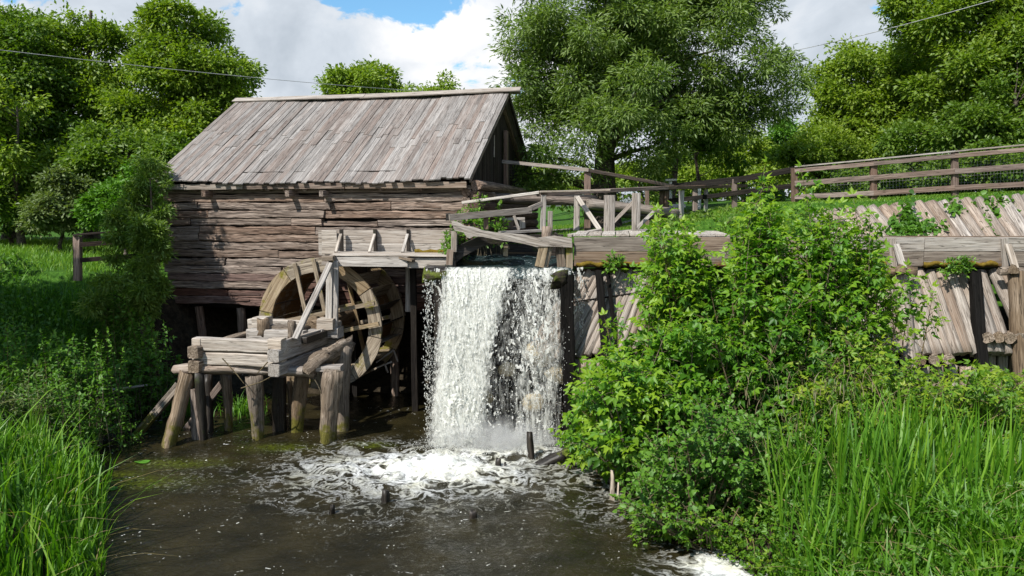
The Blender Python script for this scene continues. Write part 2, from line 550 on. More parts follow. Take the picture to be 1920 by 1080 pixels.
def water_mat():
    m, n, l = new_mat('pond_water')
    g = N(n, 'ShaderNodeNewGeometry')
    pos = g.outputs['Position']
    fa = N(n, 'ShaderNodeAttribute')
    fa.attribute_name = 'foam'
    ga = N(n, 'ShaderNodeAttribute')
    ga.attribute_name = 'algae'
    # warped coordinates make the foam curl
    wp = noise(n, l, pos, 1.3, 3, 0.5)
    wv = N(n, 'ShaderNodeTexNoise')
    wv.inputs['Scale'].default_value = 1.6
    wv.inputs['Detail'].default_value = 4
    l.new(pos, wv.inputs['Vector'])
    sc = N(n, 'ShaderNodeVectorMath', operation='SCALE')
    l.new(wv.outputs['Color'], sc.inputs[0])
    sc.inputs['Scale'].default_value = 1.1
    ad = N(n, 'ShaderNodeVectorMath', operation='ADD')
    l.new(pos, ad.inputs[0])
    l.new(sc.outputs[0], ad.inputs[1])
    f1 = noise(n, l, mapping(n, l, ad.outputs[0], (1.0, 1.35, 1.0)), 2.4, 6, 0.58, 0.7)
    rid = math_node(n, l, 'SUBTRACT', 1.0, math_node(n, l, 'MULTIPLY', math_node(n, l, 'ABSOLUTE', math_node(n, l, 'SUBTRACT', f1, 0.5)), 9.0))
    f2 = noise(n, l, pos, 15.0, 4, 0.6)
    s = math_node(n, l, 'ADD', math_node(n, l, 'MULTIPLY', rid, 0.34), math_node(n, l, 'MULTIPLY', f2, 0.34))
    s = math_node(n, l, 'ADD', s, fa.outputs['Fac'])
    foam = ramp(n, l, s, [(0.54, 0.0), (0.72, 0.35), (1.10, 1.0)])
    # loose flecks of froth
    vo = N(n, 'ShaderNodeTexVoronoi')
    vo.inputs['Scale'].default_value = 9.0
    vo.inputs['Randomness'].default_value = 1.0
    l.new(ad.outputs[0], vo.inputs['Vector'])
    fl = ramp(n, l, vo.outputs['Distance'], [(0.10, 1.0), (0.19, 0.0)])
    patch = ramp(n, l, noise(n, l, pos, 1.7, 4, 0.6), [(0.50, 0.0), (0.62, 1.0)])
    vr = N(n, 'ShaderNodeSeparateColor')
    l.new(vo.outputs['Color'], vr.inputs[0])
    keep = ramp(n, l, vr.outputs[0], [(0.25, 0.0), (0.30, 1.0)])
    fl = math_node(n, l, 'MULTIPLY', math_node(n, l, 'MULTIPLY', fl, patch), keep)
    foam = math_node(n, l, 'MAXIMUM', foam, math_node(n, l, 'MULTIPLY', fl, 0.9))
    deep = mixc(n, l, ramp(n, l, wp, [(0.3, 0.0), (0.7, 1.0)]), (0.010, 0.009, 0.004), (0.027, 0.022, 0.009))
    deep = mixc(n, l, math_node(n, l, 'MULTIPLY', ga.outputs['Fac'], ramp(n, l, f2, [(0.35, 0.0), (0.6, 1.0)])), deep, (0.075, 0.095, 0.008))
    wb = N(n, 'ShaderNodeBsdfPrincipled')
    l.new(deep, wb.inputs['Base Color'])
    wb.inputs['Roughness'].default_value = 0.07
    wb.inputs['IOR'].default_value = 1.33
    bp = N(n, 'ShaderNodeBump')
    bp.inputs['Strength'].default_value = 0.6
    bp.inputs['Distance'].default_value = 0.06
    l.new(noise(n, l, mapping(n, l, ad.outputs[0], (1.0, 1.8, 1)), 7.0, 5, 0.6, 0.4), bp.inputs['Height'])
    l.new(bp.outputs[0], wb.inputs['Normal'])
    fb = N(n, 'ShaderNodeBsdfPrincipled')
    l.new(mixc(n, l, ramp(n, l, noise(n, l, pos, 2.2, 5, 0.6), [(0.4, 0.0), (0.7, 1.0)]), (0.74, 0.75, 0.74), (0.66, 0.64, 0.50)), fb.inputs['Base Color'])
    fb.inputs['Roughness'].default_value = 0.6
    b2 = N(n, 'ShaderNodeBump')
    b2.inputs['Strength'].default_value = 0.7
    b2.inputs['Distance'].default_value = 0.04
    l.new(math_node(n, l, 'ADD', f2, f1), b2.inputs['Height'])
    l.new(b2.outputs[0], fb.inputs['Normal'])
    mx = N(n, 'ShaderNodeMixShader')
    l.new(foam, mx.inputs[0])
    l.new(wb.outputs[0], mx.inputs[1])
    l.new(fb.outputs[0], mx.inputs[2])
    o = N(n, 'ShaderNodeOutputMaterial')
    l.new(mx.outputs[0], o.inputs[0])
    return m


def fall_mat():
    m, n, l = new_mat('falling_water')
    g = N(n, 'ShaderNodeNewGeometry')
    c = ramp(n, l, noise(n, l, mapping(n, l, g.outputs['Position'], (14, 14, 5)), 1.0, 6, 0.7), [(0.30, (0.50, 0.51, 0.45)), (0.50, (0.80, 0.80, 0.75)), (0.7, (0.93, 0.93, 0.91))])
    d = N(n, 'ShaderNodeBsdfPrincipled')
    l.new(c, d.inputs['Base Color'])
    d.inputs['Roughness'].default_value = 0.5
    d.inputs['IOR'].default_value = 1.33
    t = N(n, 'ShaderNodeBsdfTranslucent')
    t.inputs[0].default_value = (0.8, 0.82, 0.8, 1)
    mx = N(n, 'ShaderNodeMixShader')
    mx.inputs[0].default_value = 0.45
    l.new(d.outputs[0], mx.inputs[1])
    l.new(t.outputs[0], mx.inputs[2])
    o = N(n, 'ShaderNodeOutputMaterial')
    l.new(mx.outputs[0], o.inputs[0])
    return m


def race_mat():
    m, n, l = new_mat('race_water')
    g = N(n, 'ShaderNodeNewGeometry')
    nn = noise(n, l, mapping(n, l, g.outputs['Position'], (2.5, 6, 2)), 3.0, 7, 0.65, 0.5)
    foam = ramp(n, l, nn, [(0.60, 0.0), (0.68, 0.85)])
    b = N(n, 'ShaderNodeBsdfPrincipled')
    l.new(mixc(n, l, foam, (0.018, 0.034, 0.036), (0.62, 0.68, 0.68)), b.inputs['Base Color'])
    b.inputs['Roughness'].default_value = 0.12
    b.inputs['IOR'].default_value = 1.33
    bp = N(n, 'ShaderNodeBump')
    bp.inputs['Strength'].default_value = 0.9
    bp.inputs['Distance'].default_value = 0.06
    l.new(nn, bp.inputs['Height'])
    l.new(bp.outputs[0], b.inputs['Normal'])
    o = N(n, 'ShaderNodeOutputMaterial')
    l.new(b.outputs[0], o.inputs[0])
    return m


def veil_mat():
    m, n, l = new_mat('water_film')
    au, av, ac = (N(n, 'ShaderNodeAttribute') for _ in range(3))
    au.attribute_name, av.attribute_name, ac.attribute_name = 'fu', 'fv', 'cov'
    g = N(n, 'ShaderNodeNewGeometry')
    sp = N(n, 'ShaderNodeSeparateXYZ')
    l.new(g.outputs['Position'], sp.inputs[0])
    cb = N(n, 'ShaderNodeCombineXYZ')
    l.new(au.outputs['Fac'], cb.inputs[0])
    l.new(av.outputs['Fac'], cb.inputs[1])
    l.new(math_node(n, l, 'MULTIPLY', sp.outputs[1], 0.6), cb.inputs[2])
    st = noise(n, l, mapping(n, l, cb.outputs[0], (17, 4.0, 4)), 1.0, 5, 0.62, 0.5)
    fn = noise(n, l, mapping(n, l, cb.outputs[0], (42, 17.0, 4)), 1.0, 4, 0.65, 0.6)
    a = math_node(n, l, 'ADD', math_node(n, l, 'MULTIPLY', st, 0.75), math_node(n, l, 'MULTIPLY', fn, 0.55))
    a = math_node(n, l, 'ADD', a, math_node(n, l, 'MULTIPLY', ac.outputs['Fac'], 0.46))
    al_ = ramp(n, l, a, [(0.66, 0.0), (0.80, 0.34), (1.02, 0.97)])
    al_ = math_node(n, l, 'MULTIPLY', al_, ramp(n, l, ac.outputs['Fac'], [(0.0, 0.0), (0.15, 1.0)]))
    d = N(n, 'ShaderNodeBsdfDiffuse')
    l.new(ramp(n, l, fn, [(0.35, (0.55, 0.56, 0.50)), (0.62, (0.90, 0.90, 0.86))]), d.inputs[0])
    tl = N(n, 'ShaderNodeBsdfTranslucent')
    tl.inputs[0].default_value = (0.85, 0.86, 0.82, 1)
    m1 = N(n, 'ShaderNodeMixShader')
    m1.inputs[0].default_value = 0.4
    l.new(d.outputs[0], m1.inputs[1])
    l.new(tl.outputs[0], m1.inputs[2])
    bp = N(n, 'ShaderNodeBump')
    bp.inputs['Strength'].default_value = 0.5
    bp.inputs['Distance'].default_value = 0.03
    l.new(a, bp.inputs['Height'])
    l.new(bp.outputs[0], d.inputs['Normal'])
    tp = N(n, 'ShaderNodeBsdfTransparent')
    m2 = N(n, 'ShaderNodeMixShader')
    l.new(al_, m2.inputs[0])
    l.new(tp.outputs[0], m2.inputs[1])
    l.new(m1.outputs[0], m2.inputs[2])
    o = N(n, 'ShaderNodeOutputMaterial')
    l.new(m2.outputs[0], o.inputs[0])
    return m


M_VEIL = veil_mat()
M_GROUND, M_WATER, M_FALL, M_RACE = ground_mat(), water_mat(), fall_mat(), race_mat()


# ------------------------------------------------------------------ wood shapes
def frame_from(p0, p1, up):
    x = (p1 - p0).normalized()
    z = Vector(up) - x * Vector(up).dot(x)
    if z.length < 1e-4:
        z = Vector((0, 1, 0)) - x * x.y
    z.normalize()
    y = z.cross(x)
    return Matrix(((x.x, y.x, z.x, p0.x), (x.y, y.y, z.y, p0.y), (x.z, y.z, z.z, p0.z), (0, 0, 0, 1)))


def beam(name, p0, p1, h, t, mat, parent=None, up=(0, 0, 1), rough=1.0, taper=1.0, seg=None, bow=0.0):
    """sawn or hewn timber from p0 to p1: h high (local z), t thick (local y)"""
    p0, p1 = Vector(p0), Vector(p1)
    L = (p1 - p0).length
    n = seg or max(3, min(14, int(L / 0.28) + 2))
    c = min(h, t) * 0.10
    prof = [(-t / 2 + c, -h / 2), (t / 2 - c, -h / 2), (t / 2, -h / 2 + c), (t / 2, h / 2 - c), (t / 2 - c, h / 2), (-t / 2 + c, h / 2),
            (-t / 2, h / 2 - c), (-t / 2, -h / 2 + c)]
    V, Fc = [], []
    amp = min(h, t) * 0.05 * rough
    sd_ = random.random() * 100
    wz, wy = random.uniform(-1, 1), random.uniform(-1, 1)
    for i in range(n + 1):
        u = i / n
        sc = 1 + (taper - 1) * u
        b = 4 * u * (1 - u) * bow
        az = math.sin(sd_ + u * 5 * L / 2) * amp * 0.8 * wz + b
        ay = math.sin(sd_ * 2 + u * 4 * L / 2) * amp * 0.5 * wy
        for (y, z) in prof:
            V.append((u * L + (random.uniform(-1, 1) * amp * 0.8 if i in (0, n) else 0), y * sc + ay + random.uniform(-1, 1) * amp * 0.35,
                      z * sc + az + random.uniform(-1, 1) * amp * 0.6))
    k = 8
    for i in range(n):
        for j in range(k):
            a, b = i * k + j, i * k + (j + 1) % k
            Fc.append((a, b, b + k, a + k))
    Fc.append(tuple(reversed(range(k))))
    Fc.append(tuple(range(n * k, n * k + k)))
    me = mesh_np(name, V, Fc, mat)
    return link(name, me, frame_from(p0, p1, up), parent)


def log(name, p0, p1, r0, r1, mat, parent=None, rough=1.0, k=10, half=False, smooth=True, seg=None, bend=0.0, up=(0, 0, 1)):
    p0, p1 = Vector(p0), Vector(p1)
    L = (p1 - p0).length
    n = seg or max(3, min(16, int(L / 0.22) + 2))
    V, Fc = [], []
    s1, s2 = random.random() * 50, random.random() * 50
    for i in range(n + 1):
        u = i / n
        r = r0 + (r1 - r0) * u
        by = math.sin(u * math.pi) * bend + math.sin(s1 + u * 6) * 0.05 * r0 * rough
        bz = math.sin(s2 + u * 5) * 0.05 * r0 * rough
        for j in range(k):
            a = 2 * math.pi * j / k
            rr = r * (1 + rough * (0.10 * math.sin(3 * a + s1 + u * 2) + random.uniform(-0.06, 0.06) + 0.05 * math.sin(5 * a + s2)))
            y, z = math.cos(a) * rr, math.sin(a) * rr
            if half:
                z = max(z, -r * 0.15)
            V.append((u * L + (random.uniform(-0.2, 0.2) * r * rough if i in (0, n) else 0), y + by, z + bz))
    for i in range(n):
        for j in range(k):
            a, b = i * k + j, i * k + (j + 1) % k
            Fc.append((a, b, b + k, a + k))
    Fc.append(tuple(reversed(range(k))))
    Fc.append(tuple(range(n * k, n * k + k)))
    me = mesh_np(name, V, Fc, mat)
    if smooth:
        fl = np.ones(len(me.polygons), bool)
        fl[-2:] = False
        me.polygons.foreach_set('use_smooth', fl)
    return link(name, me, frame_from(p0, p1, up), parent)


def box_at(name, c, sx, sy, sz, mat, parent=None, rz=0.0, rough=1.0):
    c = Vector(c)
    d = Vector((math.cos(rz), math.sin(rz), 0))
    return beam(name, c - d * sx / 2, c + d * sx / 2, sz, sy, mat, parent, rough=rough, seg=3)


def poly_extrude(name, pts, depth_vec, mat, parent=None):
    """closed outline of world points, given thickness along depth_vec"""
    pts = [Vector(p) for p in pts]
    n = len(pts)
    o = pts[0]
    fr = frame_from(pts[0], pts[n // 2], (0, 0, 1))
    inv = fr.inverted()
    V = [inv @ p for p in pts] + [inv @ (p + Vector(depth_vec)) for p in pts]
    Fc = [tuple(reversed(range(n))), tuple(range(n, 2 * n))] + [(i, (i + 1) % n, (i + 1) % n + n, i + n) for i in range(n)]
    me = mesh_np(name, V, Fc, mat)
    return link(name, me, fr, parent)


def tube_pts(pts, rads, k=6):
    """arrays of a tapered tube along pts"""
    V, Fc = [], []
    n = len(pts)
    for i in range(n):
        t = (pts[min(i + 1, n - 1)] - pts[max(i - 1, 0)]).normalized()
        a = t.cross(Vector((0.3, 0.2, 1)) if abs(t.z) < 0.9 else Vector((1, 0, 0))).normalized()
        b = t.cross(a)
        for j in range(k):
            an = 2 * math.pi * j / k
            V.append(pts[i] + (a * math.cos(an) + b * math.sin(an)) * rads[i])
    for i in range(n - 1):
        for j in range(k):
            p, q = i * k + j, i * k + (j + 1) % k
            Fc.append((p, q, q + k, p + k))
    return V, Fc


class Tubes:
    def __init__(self):
        self.V, self.F = [], []

    def add(self, pts, rads, k=6):
        V, Fc = tube_pts(pts, rads, k)
        o = len(self.V)
        self.V += [tuple(v) for v in V]
        self.F += [tuple(i + o for i in f) for f in Fc]

    def build(self, name, mat, parent=None):
        return world_obj(name, np.array(self.V), np.array(self.F), mat, parent, smooth=True)


# ------------------------------------------------------------------ terrain
def waterline_left(Y):
    return np.interp(Y, [5, 9, 11, 13.5, 15.5, 16.3], [-3.9, -5.0, -6.1, -7.3, -8.4, -9.0])


def waterline_right(Y):
    return np.interp(Y, [5, 8.0, 9.6, 11.9, 13.5, 15], [4.4, 3.5, 2.7, 1.7, 1.35, 1.1])


def terrain(X, Y):
    X, Y = np.broadcast_arrays(np.asarray(X, float), np.asarray(Y, float))
    land = np.interp(X, [-60, -14, -9, -6, -1, 1, 3, 5, 6.5, 8.9, 10.6, 12.3, 30], [4.2, 3.0, 2.75, 2.8, 3.3, 3.55, 3.7, 4.12, 4.40, 4.48, 4.58, 4.68, 5.2])
    land = land + 0.25 * (fbm(X * 0.15, Y * 0.15, 0, 3) - 0.5) * ss(Y, 22, 30)
    # top and bottom of the far bank
    yb = np.interp(X, [-16, -9.5, -8.2, -7.0, -1.5, -1.3, 1.1, 1.5, 30], [15.0, 15.6, 16.2, 17.4, 17.6, 15.7, 15.7, 15.45, 15.45])
    yt = np.interp(X, [-16, -9.5, -8.2, -7.0, -1.5, -1.3, 1.1, 1.5, 3, 30], [18.2, 18.4, 19.4, 22.5, 22.5, 16.3, 16.3, 17.6, 18.35, 18.35])
    lowL = -0.5 + np.clip((waterline_left(Y) - X + 0.7) * 0.62, 0, 1.9)
    lowR = -0.5 + np.clip((X - waterline_right(Y) + 0.6) * 0.8, 0, 1.35)
    low = np.maximum(lowL, lowR)
    low = low + np.where(low > 0, 0.15 * (fbm(X * 0.8, Y * 0.8, 0, 5) - 0.5), 0)
    t = np.clip((Y - yb) / (yt - yb), 0, 1)
    z = low * (1 - t) + land * t
    # headrace channel bed
    ch = (1 - ss(np.abs(X - 0.15), 0.9, 1.15)) * (1 - ss(Y, 17.9, 18.4)) * ss(Y, 15.6, 16.1)
    z = z * (1 - ch) + 2.85 * ch
    # near bank under the camera
    near = 1 - ss(Y, 1.0, 2.6)
    z = z * (1 - near) + 2.6 * near
    return z


xs = np.concatenate([[-400, -200, -110, -70, -45, -32], np.arange(-24, 14.01, 0.2), [17, 22, 30, 45, 70, 110, 200, 400]])
ys = np.concatenate([[-60, -20, -6, -1, 1, 2, 3, 4], np.arange(5, 26, 0.2), np.arange(26, 46, 1.0), [50, 60, 80, 120, 200, 400, 800]])
GX, GY = np.meshgrid(xs, ys)
GZ = terrain(GX, GY)
nx, ny = len(xs), len(ys)
V = np.stack([GX.ravel(), GY.ravel(), GZ.ravel()], 1)
ii = (np.arange(ny - 1)[:, None] * nx + np.arange(nx - 1)[None, :]).ravel()
FA = np.stack([ii, ii + 1, ii + 1 + nx, ii + nx], 1)
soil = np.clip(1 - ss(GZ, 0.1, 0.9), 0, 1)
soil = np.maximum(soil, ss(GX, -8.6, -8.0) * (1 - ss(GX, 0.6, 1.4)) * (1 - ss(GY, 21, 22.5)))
soil = np.maximum(soil, ss(GX, 1.3, 1.7) * ss(GY, 13.6, 14.2) * (1 - ss(GY, 16.2, 16.8)))
road = np.exp(-((GY - 26.0 - 0.10 * GX) / 0.9) ** 2) * ss(GX, -1, 1) * (1 - ss(GX, 3.5, 5.0)) + np.exp(-((GY - 23.4) / 0.45) ** 2) * ss(GX, -1, 1) * (1 - ss(GX, 5, 7))
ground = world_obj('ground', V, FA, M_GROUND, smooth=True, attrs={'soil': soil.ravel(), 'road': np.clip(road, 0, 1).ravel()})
tag(ground, 'grassy banks and earth around the mill pond', kind='structure')

# ------------------------------------------------------------------ pond water
PL = PW(805, 880)              # where the main fall strikes
xs = np.arange(-13, 4.8, 0.055)
ys = np.arange(4.0, 22.5, 0.055)
GX, GY = np.meshgrid(xs, ys)
dxp, dyp = GX - PL.x, (GY - PL.y)
d = np.sqrt((dxp / 1.5) ** 2 + (dyp / 1.0) ** 2)
d2 = np.sqrt(((GX - 0.15) / 1.1) ** 2 + ((GY - 13.9) / 0.7) ** 2)
foam = 0.56 * np.exp(-(d / 0.90) ** 2) + 0.17 * np.exp(-(d / 2.5) ** 2) + 0.30 * np.exp(-(d2 / 0.75) ** 2)
dl = np.sqrt(((GX + 3.0) / 2.6) ** 2 + ((GY - 12.6) / 1.5) ** 2)
foam = foam + 0.08 * np.exp(-(dl / 1.0) ** 2)
foam = foam + 0.12 * ss(GX, 0.0, 1.8) * ss(GY, 9.4, 10.8) * (1 - ss(GY, 12.8, 14))
sc_ = PW(1330, 1070)
foam = foam + 0.62 * np.exp(-(((GX - sc_.x - 0.15) / 0.60) ** 2 + ((GY - sc_.y) / 0.55) ** 2))
foam = foam + 0.10 * np.exp(-(((GX - sc_.x + 0.5) / 1.2) ** 2 + ((GY - sc_.y) / 1.2) ** 2)) - 0.02
foam = foam + 0.07 * (fbm(GX * 0.9, GY * 0.9, 0, 8) - 0.5) * 2
foam = foam - 0.25 * ss(GY, 14.6, 15.6)
al = np.zeros_like(GX)
for (ax, ay, rx, ry) in ((245, 905, 0.9, 0.35), (330, 870, 0.7, 0.25), (525, 840, 0.5, 0.25), (690, 835, 0.4, 0.15), (210, 890, 0.5, 0.2)):
    c = PW(ax, ay)
    al = np.maximum(al, np.exp(-(((GX - c.x) / rx) ** 2 + ((GY - c.y) / ry) ** 2)))
chop = 0.35 + 1.0 * np.exp(-(d / 2.2) ** 2)
rip = fbm(GX * 1.8 + 0.3 * GY, GY * 3.0, 0, 21, 4) - 0.5
rip2 = fbm(GX * 5 + 2 * vn(GX, GY, 0, 4), GY * 8, 0, 31, 3) - 0.5
GZ = 0.10 * rip * chop + 0.05 * rip2 * chop
ring = np.sin(d * 9 - 1) * 0.02 * np.exp(-(d / 2.0) ** 2)
GZ = GZ + ring + 0.15 * np.exp(-(d / 0.8) ** 2) * (0.3 + 2.2 * (fbm(GX * 5, GY * 5, 0, 77, 4) - 0.3)) + 0.10 * np.exp(-(d2 / 0.7) ** 2)
nx, ny = len(xs), len(ys)
V = np.stack([GX.ravel(), GY.ravel(), GZ.ravel()], 1)
ii = (np.arange(ny - 1)[:, None] * nx + np.arange(nx - 1)[None, :]).ravel()
FA = np.stack([ii, ii + 1, ii + 1 + nx, ii + nx], 1)
water = world_obj('water', V, FA, M_WATER, smooth=True, attrs={'foam': foam.ravel(), 'algae': al.ravel()})
tag(water, 'dark brown mill pond water streaked with white foam', kind='structure')
print('base done')
#@@MILL

# ------------------------------------------------------------------ the mill
A12 = R(12)
CA, SA = math.cos(A12), math.sin(A12)
UL = Vector((-CA, SA, 0))       # along the long wall, leftwards
VB = Vector((SA, CA, 0))        # into the building
MO = Vector((-0.89, 17.3, 0))
LEN, WID = 7.84, 8.0
Z_E, Z_R = 4.95, 7.30


def MM(u, v, z):
    return MO + UL * u + VB * v + Vector((0, 0, z))


mill = thing('log_watermill', 'old log mill house on stilts with steep grey plank roof and dark gable', 'mill', MM(LEN / 2, 4, 2.0))
roof = part('roof', MM(LEN / 2, 4, Z_E), mill)
slope_v = (MM(0, 4, Z_R) - MM(0, 0, Z_E))
SL = slope_v.length
sdir = slope_v.normalized()
nrm = UL.cross(sdir).normalized()
if nrm.z < 0:
    nrm = -nrm


def sag(u):
    return -0.07 * math.sin(math.pi * u / LEN) + 0.02 * math.sin(u * 2.1)


ncol = 60
cw = LEN / ncol
rr = random.Random(3)
for i in range(ncol):
    u = (i + 0.5) * cw
    j = rr.uniform(0.36, 0.62)
    e = rr.uniform(-0.05, 0.05)
    lift = rr.uniform(0, 0.022)
    dz = Vector((0, 0, sag(u)))
    a = MM(u, 0, Z_E) + dz - sdir * (0.06 + e)
    mid = MM(u, 0, Z_E) + dz + sdir * SL * j
    top = MM(u, 0, Z_E) + dz + sdir * (SL - 0.02)
    beam('roof_plank', a + nrm * lift, mid + nrm * lift, 0.028, cw * rr.uniform(0.93, 1.02), W_ROOF, roof, up=nrm, rough=1.6)
    beam('roof_plank', mid - sdir * 0.10 + nrm * (lift + 0.018), top + nrm * (lift + 0.010), 0.018, cw * rr.uniform(0.92, 1.0), W_ROOF, roof, up=nrm, rough=1.6)
# far slope, wider boards
sd2 = (MM(0, 4, Z_R) - MM(0, 8, Z_E)).normalized()
n2 = sd2.cross(UL).normalized()
if n2.z < 0:
    n2 = -n2
for i in range(26):
    u = (i + 0.5) * LEN / 26
    beam('roof_plank', MM(u, 8.0, Z_E) - sd2 * 0.06, MM(u, 4.0, Z_R) - sd2 * 0.02, 0.028, LEN / 26 * 0.98, W_ROOF, roof, up=n2, rough=1.2)
# two ridge boards
rg0, rg1 = MM(-0.30, 3.93, Z_R + 0.075), MM(LEN + 0.08, 3.93, Z_R + 0.02)
beam('ridge_board', rg0, MM(4.1, 3.90, Z_R + 0.03 + sag(4) * 0.5), 0.032, 0.24, W_GREY, roof, up=nrm, rough=1.5)
beam('ridge_board', MM(4.0, 3.90, Z_R + 0.045 + sag(4) * 0.5), rg1, 0.03, 0.22, W_GREY, roof, up=nrm, rough=1.5)
beam('ridge_board', MM(-0.25, 4.13, Z_R + 0.055), MM(LEN + 0.05, 4.13, Z_R), 0.03, 0.22, W_GREY, roof, up=n2)
# battens and rafters under the planks
for k in range(5):
    s = (k + 0.25) / 5
    c0 = MM(0.05, 0, Z_E) + sdir * SL * s - nrm * 0.14
    beam('batten', c0, c0 + UL * (LEN - 0.1) + Vector((0, 0, -0.01)), 0.05, 0.08, W_GABLE, roof, up=nrm)
for k in range(9):
    u = 0.25 + k * (LEN - 0.5) / 8
    beam('rafter', MM(u, 0.05, Z_E - 0.22), MM(u, 3.98, Z_R - 0.26), 0.12, 0.09, W_WALL, roof, up=nrm)
    beam('rafter', MM(u, 7.95, Z_E - 0.10), MM(u, 4.05, Z_R - 0.14), 0.12, 0.09, W_WALL, roof, up=n2)
# rake boards along the gable edge
beam('rake_board', MM(0.03, 0.02, Z_E - 0.02) - nrm * 0.05, MM(0.03, 4.0, Z_R - 0.02) - nrm * 0.05, 0.09, 0.03, W_WALL, roof, up=nrm)
beam('rake_board', MM(0.03, 7.98, Z_E - 0.02) - n2 * 0.05, MM(0.03, 4.0, Z_R - 0.02) - n2 * 0.05, 0.09, 0.03, W_GABLE, roof, up=n2)

# long wall of hewn logs
wall = part('wall', MM(3.9, 0.5, 2.0), mill)
ZB, ZT, NC = 2.02, 4.62, 14
ch = (ZT - ZB) / NC
rr = random.Random(11)
for c in range(NC):
    z = ZB + (c + 0.5) * ch + rr.uniform(-0.008, 0.008)
    lower = c < 5
    cuts = [0.12]
    x = 0.12
    while True:
        x += rr.uniform(1.3, 4.6)
        if x > 7.0:
            break
        cuts.append(x)
    cuts.append(7.62 + rr.uniform(-0.05, 0.08))
    for a, b in zip(cuts[:-1], cuts[1:]):
        off = rr.uniform(-0.02, 0.03)
        # a rotten slot high in the middle of the wall
        if c == 10 and a < 3.2 < b:
            b0 = 3.55
            if b0 - a > 0.3:
                beam('wall_log', MM(a + 0.01, 0.25 + off, z), MM(2.2, 0.25 + off, z - 0.01), ch * 0.75, 0.15, W_WALL, wall, rough=3.0)
            beam('wall_log', MM(2.24, 0.28, z - 0.03), MM(b0, 0.28, z - 0.035), ch * 0.55, 0.10, W_WALL, wall, rough=3.5)
            beam('wall_log', MM(b0 + 0.02, 0.25, z), MM(b, 0.25, z), ch * 0.94, 0.16, W_WALL, wall, rough=2.0)
            continue
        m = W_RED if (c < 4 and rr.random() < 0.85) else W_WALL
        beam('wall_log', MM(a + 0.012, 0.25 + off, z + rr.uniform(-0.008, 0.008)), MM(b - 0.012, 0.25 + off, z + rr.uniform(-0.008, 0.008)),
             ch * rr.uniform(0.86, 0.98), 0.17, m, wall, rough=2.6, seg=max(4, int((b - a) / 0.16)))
        if rr.random() < 0.2 and b - a > 1:
            s = a + rr.uniform(0.2, 0.5) * (b - a)
            beam('wall_splinter', MM(s, 0.155 + off, z + rr.uniform(-0.04, 0.04)), MM(min(b - 0.05, s + rr.uniform(0.4, 1.2)), 0.155 + off, z + rr.uniform(-0.04, 0.04)),
                 ch * 0.2, 0.02, m, wall, rough=3)
# dark chinking behind the logs
box_at('chinking', MM(3.87, 0.40, (ZB + ZT) / 2 + 0.27), 7.45, 0.06, ZT - ZB + 0.5, W_BLACK, wall, rz=math.pi - A12, rough=0.1)
# plate beams and the lit eave board
beam('plate_beam', MM(0.05, 0.30, 4.72), MM(7.75, 0.30, 4.72), 0.16, 0.2, W_WALL, wall)
beam('eave_board', MM(0.10, 0.03, 4.80), MM(2.9, 0.03, 4.795), 0.135, 0.05, W_SLOPE, wall, rough=1.2)
beam('eave_board', MM(2.92, 0.03, 4.795), MM(5.4, 0.03, 4.79), 0.13, 0.05, W_WALL, wall, rough=1.5)
beam('eave_board', MM(5.42, 0.03, 4.79), MM(7.65, 0.03, 4.785), 0.13, 0.05, W_SLOPE, wall, rough=1.5)
for u in (3.42, 4.25, 6.35):
    beam('bracket', MM(u, -0.12, 4.63), MM(u, 0.35, 4.63), 0.14, 0.10, W_WALL, wall, rough=1.5)
# log ends of the cross walls, showing at the right corner
for c in range(NC - 4, NC + 1):
    z = ZB + c * ch + 0.02
    log('corner_log_end', MM(0.16, 0.10 + rr.uniform(-0.06, 0.06), z), MM(0.16, 0.9, z), 0.10, 0.10, W_WALL, wall)
# gable side: logs below, upright boards above
for c in range(6):
    z = 3.62 + c * 0.225
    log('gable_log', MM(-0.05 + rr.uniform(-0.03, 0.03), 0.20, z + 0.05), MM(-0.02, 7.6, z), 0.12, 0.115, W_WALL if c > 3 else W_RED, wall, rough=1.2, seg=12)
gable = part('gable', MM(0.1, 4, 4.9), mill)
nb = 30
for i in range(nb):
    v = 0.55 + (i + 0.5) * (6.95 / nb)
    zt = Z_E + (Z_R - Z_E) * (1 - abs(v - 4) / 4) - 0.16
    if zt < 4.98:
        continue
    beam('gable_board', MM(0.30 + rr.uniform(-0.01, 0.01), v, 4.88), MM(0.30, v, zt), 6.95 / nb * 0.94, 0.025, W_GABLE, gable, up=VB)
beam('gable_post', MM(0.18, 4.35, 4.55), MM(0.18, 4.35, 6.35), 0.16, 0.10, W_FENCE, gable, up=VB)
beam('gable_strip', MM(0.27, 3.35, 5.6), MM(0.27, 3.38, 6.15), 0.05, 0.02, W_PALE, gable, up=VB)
# left end wall and back wall
for c in range(9):
    z = ZB + (c + 0.5) * (ZT - ZB) / 9
    beam('end_log', MM(7.55, 0.5, z), MM(7.55, 7.6, z), 0.27, 0.15, W_WALL, wall, rough=2)
    beam('back_log', MM(0.2, 7.5, z), MM(7.5, 7.5, z), 0.27, 0.15, W_WALL, wall, rough=2)
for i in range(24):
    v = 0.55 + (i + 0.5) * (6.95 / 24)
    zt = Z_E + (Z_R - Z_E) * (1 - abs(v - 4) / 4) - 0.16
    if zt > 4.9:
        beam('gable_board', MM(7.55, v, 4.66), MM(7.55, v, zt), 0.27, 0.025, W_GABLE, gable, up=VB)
box_at('floor', MM(3.9, 4.0, 1.95), 7.3, 7.0, 0.08, W_BLACK, mill, rz=math.pi - A12, rough=0.1)
